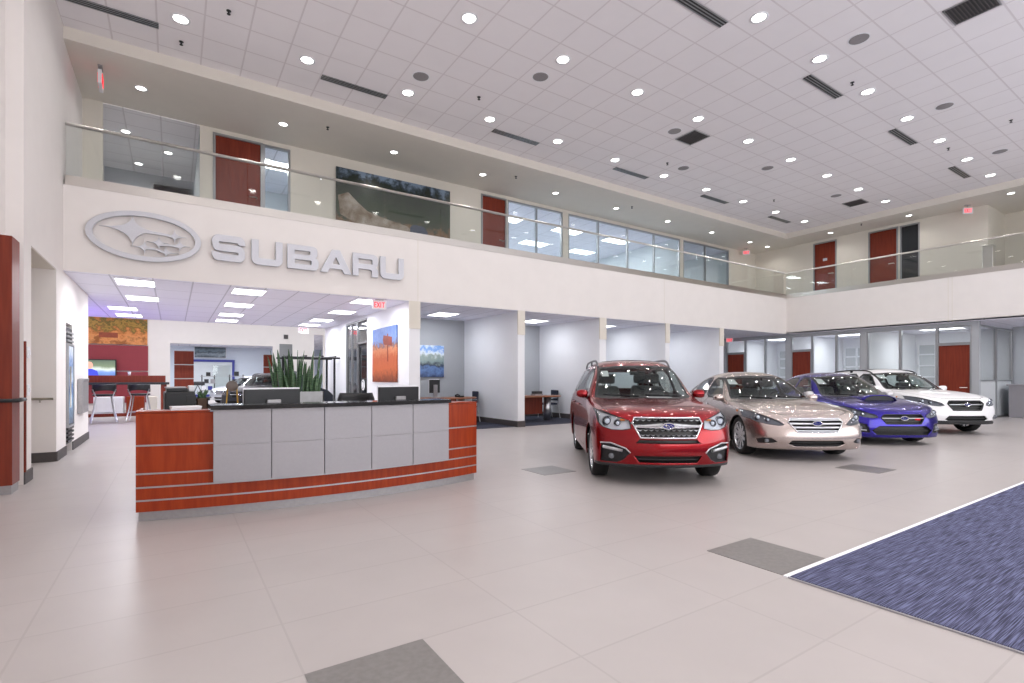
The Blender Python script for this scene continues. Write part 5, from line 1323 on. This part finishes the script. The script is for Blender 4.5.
obj('paper_tray', bx(-.13, .08, -.16, .15, .24, .28, .008), M['dark'], t); obj('output_lid', bx(-.14, .07, -.1, .17, .28, .295, .004), M['kick'], t)
b = bmesh.new(); box(b, .09, .15, -.1, .05, .24, .31, .01); obj('control_panel', b, M['paper'], t)

def leaf_blade(bm, base, h, w_, lean, az, twist=0):
    n = 7; A = []
    d = Vector((cos(az), sin(az), 0)); s = Vector((-sin(az + twist), cos(az + twist), 0)); nrm = Vector((cos(az + twist), sin(az + twist), 0))
    for i in range(n + 1):
        u = i / n; wd = w_ * (.55 + .9 * u - .35 * u * u) * (1 - u ** 5) + .001
        c = Vector(base) + Vector((0, 0, h * u)) + d * lean * u ** 1.7
        A.append([bm.verts.new(c - s * wd), bm.verts.new(c - nrm * wd * .35), bm.verts.new(c + s * wd)])
    for p, q in zip(A, A[1:]):
        bm.faces.new((p[0], p[1], q[1], q[0])); bm.faces.new((p[1], p[2], q[2], q[1]))
def snake_planter(x, y, z, L, W_, H, nl, hmin, hmax, label, m, rz=0, wl=.021):
    t = thing('snake_plant_planter', label, 'potted plant', (x, y, z), rz)
    b = bmesh.new(); box(b, -L / 2, L / 2, -W_ / 2, W_ / 2, 0, .02)
    for a in ((-L / 2, L / 2, -W_ / 2, -W_ / 2 + .015), (-L / 2, L / 2, W_ / 2 - .015, W_ / 2), (-L / 2, -L / 2 + .015, -W_ / 2, W_ / 2), (L / 2 - .015, L / 2, -W_ / 2, W_ / 2)): box(b, *a, 0, H)
    obj('planter_box', b, m, t); obj('soil', bx(-L / 2 + .015, L / 2 - .015, -W_ / 2 + .015, W_ / 2 - .015, .02, H - .03), mat('soil', (60, 48, 38), .95, noise=.4, nscale=60), t)
    rnd = random.Random(nl * 7 + 1)
    for k in range(nl):
        b = bmesh.new(); bx_ = -L / 2 + .04 + (L - .08) * (k + .5) / nl + rnd.uniform(-.01, .01); by_ = rnd.uniform(-W_ / 2 + .05, W_ / 2 - .05)
        leaf_blade(b, (bx_, by_, H - .035), rnd.uniform(hmin, hmax), rnd.uniform(.75, 1.15) * wl, rnd.uniform(.0, .06) + abs(bx_) * .10, (0 if bx_ > 0 else pi) + rnd.uniform(-1, 1), rnd.uniform(-1.5, 1.5))
        o = obj('leaf', b, M['leaf'], t, True); md = o.modifiers.new('t', 'SOLIDIFY'); md.thickness = .004
    return t
cement = mat('cement_planter', (192, 194, 196), .8, noise=.12, nscale=12)
snake_planter(1.36, 7.25, .901, .66, .24, .22, 42, .24, .60, 'tall snake plants in a grey trough planter behind the reception desk', cement)
snake_planter(.29, 7.16, .901, .12, .12, .16, 12, .08, .14, 'small low green plant in a brown square pot beside the printer', mat('brown_pot', (92, 70, 56), .7, noise=.1))

# ================================================================== LEFT SIDE
t = thing('wood_tower', 'tall mahogany wood unit with a black grab rail at the left picture edge', 'cabinet', (XL - .08, 8.03, 0))
obj('tower_body', bx(-.07, .10, -.17, .17, .10, 2.89, .004), M['redwood'], t); obj('tower_plinth', bx(-.07, .09, -.16, .16, 0, .10), M['kick'], t)
b = bmesh.new(); tube(b, [(.0, -.24, 1.05), (.15, -.24, 1.05), (.15, .13, 1.05), (.10, .16, 1.05)], .022, 10); obj('grab_rail', b, M['dark'], t, True)
t = thing('alcove_handrail', 'slim steel handrail on the beige alcove wall', 'handrail', (-1.9, 10.52, .98))
b = bmesh.new(); tube(b, [(-.45, 0, .12), (0, 0, 0), (.36, 0, .0)], .02, 10); obj('rail_bar', b, M['steel'], t, True)
for x in (-.2, .2): b = bmesh.new(); tube(b, [(x, .06, -.02), (x, .02, -.05), (x, 0, 0 if x > 0 else .05)], .008); obj('bracket', b, M['steel'], t, True)
for k, (y, z, lab) in enumerate(((8.72, 1.62, 'small white thermostat high on the left wall pier'), (8.72, 1.15, 'white light switch plate low on the left wall pier'))):
    t = thing('wall_switch', lab, 'switch', (XL, y, z)); obj('switch_plate', bx(0, .012, -.045, .045, -.07, .07, .003), M['paper'], t); obj('switch_button', bx(.012, .024, -.02, .02, -.03, .03, .003), M['white'], t)
b = bmesh.new(); box(b, XL, XL + .02, 8.5, 8.54, .15, 1.75); tag(obj('wood_edge_strip', b, M['redwood']), 'thin mahogany edge strip on the wall beside the tall wood unit', 'trim')
# glass-front drinks cooler in its niche
t = thing('drinks_cooler', 'tall glass-front drinks cooler set into the left wall', 'refrigerator', (XL, 11.78, 0))
obj('cooler_cabinet', bx(-.2, .0, -.32, .32, .16, 2.18, .01), M['dark'], t)
cool = picture_mat('cooler_stock', [(0, (40, 60, 90)), (.3, (150, 190, 225)), (.45, (60, 110, 180)), (.6, (210, 230, 245)), (.75, (90, 130, 190)), (1, (225, 235, 245))], 9, distort=.6)
dr = obj('glass_door', bx(.0, .02, -.28, .28, .50, 1.86), cool, t)
b = bmesh.new(); frame(b, 'y', .0, .035, -.31, .31, .45, 1.9, .035); obj('door_frame', b, M['alu'], dr)
for z in (.2, .27, .34, .41, 1.93, 2.0, 2.07): obj('louvre', bx(.0, .03, -.3, .3, z, z + .035), M['alu' if z > 1 else 'plastic'], t)
b = bmesh.new(); tube(b, [(.05, -.24, .8), (.05, -.24, 1.5)], .012); obj('cooler_handle', b, M['steel'], dr, True)
t = thing('wall_panel_box', 'flat grey metal wall box beside the drinks cooler', 'wall box', (XL, 13.1, 0)); obj('box_body', bx(0, .08, -.42, .42, .62, 1.28, .012), M['kick'], t); obj('box_lip', bx(.02, .09, -.40, .40, 1.23, 1.29, .006), M['alu'], t)

# ================================================================== LOUNGE BEHIND THE HALL
t = thing('bar_table', 'mahogany bar-height table with dark top in the lounge', 'table', (0, 0, 0))
obj('table_top', bx(-3.6, -.10, 19.3, 19.95, 1.10, 1.17, .006), M['dark'], t)
obj('end_panel', bx(-.32, -.17, 19.38, 19.9, 0, 1.10, .004), M['redwood'], t); obj('end_panel', bx(-3.5, -3.35, 19.38, 19.9, 0, 1.10, .004), M['redwood'], t)
obj('riser', bx(-3.5, -.2, 19.75, 19.9, 1.17, 1.38, .004), M['redwood'], t); obj('foot_beam', bx(-3.35, -.32, 19.75, 19.83, .12, .22, .004), M['redwood'], t)
def stool(x, y, rz, label):
    t = thing('bar_stool', label, 'stool', (x, y, 0), rz, 'bar stools in the lounge')
    b = bmesh.new(); lathe(b, [(.001, .74), (.16, .74), (.20, .76), (.21, .785), (.19, .80), (.001, .80)], 24); obj('seat', b, M['plastic'], t, True)
    b = bmesh.new(); rows = []
    for i in range(5):
        z = .90 + .17 * i / 4; rows.append([b.verts.new((.235 * sin(a), -.235 * cos(a) - .02 * i / 4, z - .05 * (a / 1.1) ** 2 * (1 if i == 0 else -.0))) for a in [-1.15 + 2.3 * j / 10 for j in range(11)]])
    for A, B in zip(rows, rows[1:]):
        for j in range(10): b.faces.new((A[j], A[j + 1], B[j + 1], B[j]))
    o = obj('backrest', b, M['plastic'], t, True); md = o.modifiers.new('t', 'SOLIDIFY'); md.thickness = .03
    for sx in (-1, 1):
        b = bmesh.new(); tube(b, [(sx * .20, -.15, .93), (sx * .14, -.12, .72), (sx * .17, -.17, .4), (sx * .23, -.23, .012)], .013); obj('leg', b, M['satin'], t, True)
        b = bmesh.new(); tube(b, [(sx * .13, .12, .745), (sx * .17, .17, .4), (sx * .23, .23, .012)], .013); obj('leg', b, M['satin'], t, True)
    b = bmesh.new(); tube(b, [(.19, .19, .28), (-.19, .19, .28), (-.19, -.19, .28), (.19, -.19, .28)], .010, closed=True); obj('foot_ring', b, M['satin'], t, True)
    t.scale = (1.3, 1.2, 1.05); return t
p = stool(-1.66, 18.8, radians(8), 'metal bar stool with black back, left of the pair at the bar table')
dup(p, (-.83, 18.95, 0), radians(-6), label='metal bar stool with black back, right of the pair at the bar table')
# mural, burgundy panels, television
mural = picture_mat('autumn_mural', [(0, (150, 88, 40)), (.2, (222, 150, 90)), (.38, (196, 120, 62)), (.5, (110, 96, 40)), (.62, (176, 134, 62)), (.75, (84, 84, 34)), (.9, (190, 120, 60))], 3.2, distort=1.6, detail=10)
t = thing('wall_mural', 'large autumn woodland picture high on the lounge wall', 'picture', (-3.0, AY - .03, 0)); obj('print', bx(-2.2, 2.12, -.02, .02, 2.66, 3.95), mural, t)
obj('far_truck', bx(.55, 1.15, -.035, -.02, 2.92, 3.12), mat('truck_print', (160, 78, 50), .5, noise=.3), t)
burg = mat('burgundy_panel', (146, 52, 62), .55, noise=.06)
t = thing('burgundy_wall_panels', 'burgundy wall panelling with pale joints under the autumn picture', 'wall panel', (-3.0, AY - .03, 0))
for x0, x1 in ((-2.2, -.2), (-.16, 2.14)):
    for z0, z1 in ((.3, 1.55), (1.60, 2.62)): obj('panel', bx(x0, x1, -.03, .02, z0, z1, .004), burg, t)
t = thing('television', 'flat television showing a person in a suit, on the burgundy panels', 'television', (-2.6, AY - .22, 0))
obj('tv_casing', bx(-.85, .72, -.04, .04, 1.22, 2.04, .012), M['plastic'], t)
scr = picture_mat('tv_picture', [(0, (50, 80, 150)), (.4, (110, 140, 190)), (.55, (190, 200, 190)), (.7, (110, 124, 100)), (1, (84, 98, 84))], 1.5, distort=.4, emit=.9)
s = obj('screen', bx(-.81, .68, -.048, -.04, 1.26, 2.0), scr, t)
b = bmesh.new(); lathe(b, [(.001, 0), (.14, 0), (.14, .004), (.001, .004)], 20, 'y'); 
for v in b.verts: v.co = Vector((v.co.x * .8 - .12, v.co.y - .053, v.co.z + 1.80))
obj('face_image', b, mat('screen_face', (214, 160, 140), .5, emit=.8), s)
b = bmesh.new(); prism(b, [(-.42, 1.28), (.2, 1.28), (.12, 1.58), (-.04, 1.66), (-.2, 1.66), (-.36, 1.58)], -.053, -.049, 'xz'); obj('suit_image', b, mat('screen_suit', (60, 70, 190), .5, emit=.8), s)
for k, (x0, x1, c, lab) in enumerate(((-2.35, -1.5, 'paper', 'low white storage cube left, beneath the bar table'), (-.8, -.5, 'beige', 'low beige storage cube right, beneath the bar table'), (-1.42, -.88, 'wood', 'low orange wood cube between the pale ones, beneath the bar table'))):
    t = thing('storage_cube', lab, 'cabinet', ((x0 + x1) / 2, 23.5, 0), 0); w_ = (x1 - x0) / 2
    obj('cube_body', bx(-w_, w_, -.25, .25, .03, .62, .01), M[c], t); obj('cube_plinth', bx(-w_ + .03, w_ - .03, -.22, .22, 0, .03), M['dark'], t); obj('cube_door', bx(-w_ + .02, w_ - .02, -.262, -.25, .06, .59, .003), M[c], t)
t = thing('paper_cup', 'small white cup on the ledge of the bar table', 'cup', (-1.13, 19.82, 1.38)); b = bmesh.new(); lathe(b, [(.001, 0), (.035, 0), (.045, .11), (.040, .11), (.032, .01), (.001, .01)], 20); obj('cup_body', b, M['paper'], t, True); b = bmesh.new(); lathe(b, [(.042, .108), (.049, .108), (.049, .118), (.001, .12)], 20); obj('cup_rim', b, M['white'], t, True)

# ================================================================== FAR SHOWROOM (through the opening)
def wood_pylon(x, y, w_, h, label):
    t = thing('wood_pylon', label, 'partition', (x, y, 0)); z = 0
    for k in range(4): obj('wood_board', bx(-w_ / 2, w_ / 2, -.08, .08, h * k / 4 + .02, h * (k + 1) / 4 - .02, .004), M['redwood'], t)
    obj('pylon_core', bx(-w_ / 2 + .01, w_ / 2 - .01, -.07, .07, 0, h), M['alu'], t); return t
wood_pylon(.42, 27.8, .75, 2.55, 'mahogany pylon at the left side of the rear opening')
wood_pylon(4.05, 27.6, .72, 2.45, 'mahogany pylon at the right side of the rear opening, nearer one')
wood_pylon(5.4, 36.5, .6, 2.3, 'mahogany pylon at the right side of the rear opening, farther one')
bluefr = mat('blue_door_frame', (52, 60, 150), .5, noise=.05)
t = thing('blue_entrance', 'blue-framed glass entrance in the far showroom wall', 'door', (2.0, 41.85, 0))
b = bmesh.new(); frame(b, 'x', -.08, .1, -1.5, 1.7, 0, 2.6, .16); obj('entrance_frame', b, bluefr, t); obj('entrance_glass', bx(-1.36, 1.56, .0, .02, .02, 2.5), pale, t); obj('door_leaf', bx(.35, 1.45, -.05, -.02, .02, 2.2), M['glass'], t)
ph1 = picture_mat('car_poster', [(0, (60, 72, 82)), (.35, (150, 165, 175)), (.5, (70, 86, 100)), (.65, (120, 140, 150)), (1, (50, 62, 74))], 3, distort=.9)
ph2 = picture_mat('green_poster', [(0, (90, 120, 90)), (.4, (190, 205, 215)), (.6, (150, 170, 180)), (1, (80, 120, 80))], 2, distort=.9)
t = thing('far_poster', 'grey car photograph high on the far wall, left one', 'picture', (2.2, 41.9, 2.75)); obj('print', bx(-.95, .95, -.03, 0, 0, .72), ph1, t); obj('poster_frame', bx(-.98, .98, 0, .04, -.03, .75), M['paper'], t)
t = thing('far_poster', 'pale green car photograph high on the far wall, right one', 'picture', (8.0, 41.9, 2.75)); obj('print', bx(-.9, .9, -.03, 0, 0, .72), ph2, t); obj('poster_frame', bx(-.93, .93, 0, .04, -.03, .75), M['paper'], t)
def display_bike(x, y, label):
    t = thing('display_rack', label, 'rack', (x, y, 0))
    for dx in (-.35, .35): b = bmesh.new(); tube(b, [(dx, 0, 0), (dx, 0, 1.5)], .03); obj('post', b, M['dark'], t, True)
    for z in (.5, .95, 1.4): obj('shelf', bx(-.45, .45, -.2, .2, z, z + .03), M['kick'], t)
    for k, (dx, z) in enumerate(((-.25, .53), (.1, .53), (-.1, .98), (.25, .98), (0, 1.43))): obj('boxed_product', bx(dx - .12, dx + .12, -.12, .12, z, z + .25, .01), [M['paper'], bluefr, M['dark'], M['silver'], M['plastic']][k], t)
    return t
display_bike(3.1, 34.0, 'crowded accessory rack standing in the far showroom'); display_bike(1.9, 38.5, 'accessory rack by the blue entrance of the far showroom')
t = thing('exercise_display', 'dark display stand left of the blue entrance', 'stand', (1.2, 35.0, 0)); obj('stand_base', bx(-.5, .6, -.3, .3, 0, .2, .02), M['dark'], t)
b = bmesh.new(); tube(b, [(-.3, 0, .2), (0, 0, .9), (.3, 0, .2)], .04); obj('stand_frame', b, M['plastic'], t, True); obj('stand_top', bx(-.35, .35, -.2, .2, .88, 1.1, .04), M['plastic'], t)
t = thing('brass_round_sign', 'round brown dial on brass legs in front of the parked dark car', 'stand', (1.72, 20.3, 0))
b = bmesh.new(); lathe(b, [(.001, -.03), (.18, -.03), (.19, 0), (.18, .03), (.001, .03)], 28, 'y')
for v in b.verts: v.co.z += 1.02
obj('dial', b, mat('dial_brown', (96, 84, 74), .5, noise=.1), t, True)
for s in (-1, 1): b = bmesh.new(); tube(b, [(s * .14, 0, .95), (s * .2, 0, 0)], .025); obj('leg', b, mat('brass', (176, 140, 62), .35, .8), t, True)
car2 = dict(OUT); car2['paint'] = PAINT['dark']; car2['sub'] = 2
car3 = dict(LEG); car3['paint'] = PAINT['silver']; car3['sub'] = 2
build_car(car2, 'dark graphite wagon parked in the space behind the reception', 'car', (2.55, 22.5, 0), radians(58), .95, 'dark_wagon')
build_car(car3, 'pale silver car farther back in the rear showroom', 'car', (2.6, 30.5, 0), radians(50), .95, 'silver_sedan')
# black utility rack vehicle display by the hall wall
t = thing('roof_rack_display', 'black display frame with roof rack bars beside the snake plants', 'display stand', (4.0, 17.6, 0))
for x in (-1.0, .38):
    for y in (-.5, .5): b = bmesh.new(); tube(b, [(x, y, 0), (x, y, 1.92)], .035, 8); obj('post', b, M['plastic'], t, True)
for y in (-.5, .5): b = bmesh.new(); tube(b, [(-1.2, y, 1.95), (.55, y, 1.95)], .03, 8); obj('side_rail', b, M['plastic'], t, True)
for x in (-1.0, -.5, 0, .4): b = bmesh.new(); tube(b, [(x, -.6, 2.0), (x, .6, 2.0)], .022, 8); obj('cross_bar', b, M['plastic'], t, True)
b = bmesh.new(); prism(b, [(-1.0, .35), (.35, .35), (.35, .75), (.2, .9), (-.2, 1.05), (-.7, 1.5), (-1.0, 1.55)], -.45, .45, 'xz'); obj('slanted_body', b, PAINT['dark'], t)
obj('shelf', bx(-1.0, .38, -.5, .5, .28, .34), M['plastic'], t)
# desert picture on the hall's right wall, and the badge on the dark door
desert = picture_mat('desert_print', [(0, (120, 56, 30)), (.25, (206, 108, 62)), (.45, (190, 92, 50)), (.60, (214, 140, 96)), (.68, (120, 84, 84)), (.74, (120, 150, 205)), (1, (70, 108, 178))], 9, distort=.5, detail=10)
t = thing('desert_picture', 'upright desert photograph with a roadside sign, beside the exit sign', 'picture', (4.55, 12.82, 1.20))
obj('print', bx(-.03, .0, -.9, .9, 0, 1.40), desert, t)
sg = bmesh.new(); prism(sg, [(-.32, .42), (-.26, .42), (-.26, 1.12), (-.32, 1.12)], -.034, -.03, 'yz'); prism(sg, [(-.60, 1.02), (-.0, 1.10), (.05, .98), (-.02, .86), (-.60, .8)][::-1], -.036, -.032, 'yz')
for v in sg.verts: v.co.z += .1
obj('roadside_sign', sg, mat('rust_print', (150, 66, 44), .5, noise=.2), t)
t = thing('blue_picture', 'blue outdoor photograph on the grey wall of the first sales bay', 'picture', (6.05, BB - .035, 1.33))
blue = picture_mat('mountain_print', [(0, (40, 58, 100)), (.25, (96, 128, 180)), (.38, (38, 46, 64)), (.5, (130, 150, 150)), (.66, (150, 165, 160)), (.76, (226, 236, 246)), (.88, (110, 160, 225)), (1, (226, 238, 250))], 5, distort=.7, detail=9)
obj('print', bx(-.80, .82, -.02, .02, 0, .95), blue, t)
t = thing('round_door_sign', 'round pale sign on the dark glass door of the hall', 'sign', (4.60, 14.82, 1.1)); b = bmesh.new(); lathe(b, [(.001, 0), (.15, 0), (.16, .01), (.15, .02), (.001, .02)], 28, 'x'); obj('sign_disc', b, M['paper'], t); 
b = bmesh.new(); lathe(b, [(.10, -.004), (.115, -.004), (.115, .0), (.10, .0)], 28, 'x', closed=True); obj('sign_ring', b, M['base'], t)
# upper rally picture
rally = picture_mat('rally_print', [(0, (58, 54, 46)), (.18, (128, 96, 64)), (.3, (60, 66, 46)), (.5, (44, 60, 38)), (.66, (34, 46, 32)), (.84, (24, 34, 26)), (.92, (60, 74, 86)), (1, (120, 138, 160))], 4, distort=.8, detail=10)
t = thing('rally_picture', 'wide dark forest photograph with a dust cloud on the upper gallery wall', 'picture', (5.05, UB - .04, 5.05)); obj('print', bx(-1.6, 1.6, -.02, .03, 0, 1.62), rally, t)
b = bmesh.new(); rnd = random.Random(4)
dust = mat('dust_print', (178, 168, 156), .8, rgb2=(118, 98, 76), nscale=3)
prism(b, [(-1.5, .42), (-1.56, .9), (-1.3, 1.02), (-1.05, .8), (-.8, .62), (-.3, .50), (.3, .40), (.42, .30), (.2, .16), (-.4, .18), (-1.0, .22)], -.024, -.021, 'xz'); obj('dust_cloud', b, dust, t)
b = bmesh.new(); prism(b, [(.38, .22), (.38, .40), (.50, .48), (.78, .46), (.9, .34), (.9, .22)], -.027, -.024, 'xz'); obj('rally_car_image', b, mat('rally_car', (66, 76, 96), .5, noise=.2), t)

# ================================================================== SALES BAYS
def bay_desk(x, y, label, w_=1.6, mon=True):
    t = thing('sales_desk', label, 'desk', (x, y, .012), 0, 'desks in the sales bays')
    b = bmesh.new(); pl = [(-w_ / 2, -.35), (w_ / 2 - .2, -.38)] + arc(w_ / 2 - .2, 0, .38, -90, 90, 8) + [(-w_ / 2, .4)]; prism(b, pl, .72, .76, 'xy'); obj('desk_top', b, mat('desk_walnut', (150, 96, 66), .4, noise=.12, nscale=8, stretch=(1, 6, 1)), t)
    b = bmesh.new(); lathe(b, [(.11, 0), (.11, .72), (.09, .72)], 20, 'z', (w_ / 2 - .25, 0, 0)); obj('pedestal_leg', b, M['satin'], t, True)
    obj('side_panel', bx(-w_ / 2 + .02, -w_ / 2 + .05, -.33, .38, 0, .72), M['dark'], t); obj('modesty_panel', bx(-w_ / 2 + .05, w_ / 2 - .35, .1, .12, .2, .72), M['redwood'], t)
    return t
bay_desk(6.0, 12.7, 'walnut-topped desk in the first sales bay, under the blue picture', 1.9)
bay_desk(8.95, 12.5, 'walnut-topped desk with silver leg in the second sales bay', 1.7)
monitor('computer_monitor', 5.92, 12.8, .775, .42, .36, radians(205), 'small computer monitor on the desk of the first sales bay', grp='monitors in the sales bays')
guest_chair(7.22, 13.3, .012, radians(-100), 'navy guest chair at the right end of the first bay desk')
guest_chair(10.12, 13.2, .012, radians(-100), 'navy guest chair beside the second bay desk')
t = thing('desk_phone', 'black telephone on the desk of the first sales bay', 'telephone', (6.62, 12.65, .772), .3); obj('phone_base', bx(-.09, .09, -.1, .1, 0, .04, .01), M['plastic'], t); b = bmesh.new(); tube(b, [(-.08, -.08, .05), (-.07, 0, .075), (-.08, .09, .05)], .02); obj('handset', b, M['plastic'], t, True)
t = thing('desk_printer', 'grey papers tray on the second bay desk', 'tray', (9.2, 12.55, .772)); obj('tray_base', bx(-.15, .15, -.12, .12, 0, .05, .005), M['kick'], t); obj('tray_paper', bx(-.13, .13, -.1, .1, .05, .13, .005), M['dark'], t)
t = thing('wall_outlet_panel', 'small dark sign plate above the grey lift door behind the plants', 'sign', (4.43, AY - .01, 3.15)); obj('plate', bx(-.09, .09, -.02, 0, 0, .18), M['base'], t); obj('plate_rim', bx(-.1, .1, -.01, 0, -.01, .19), M['alu'], t)
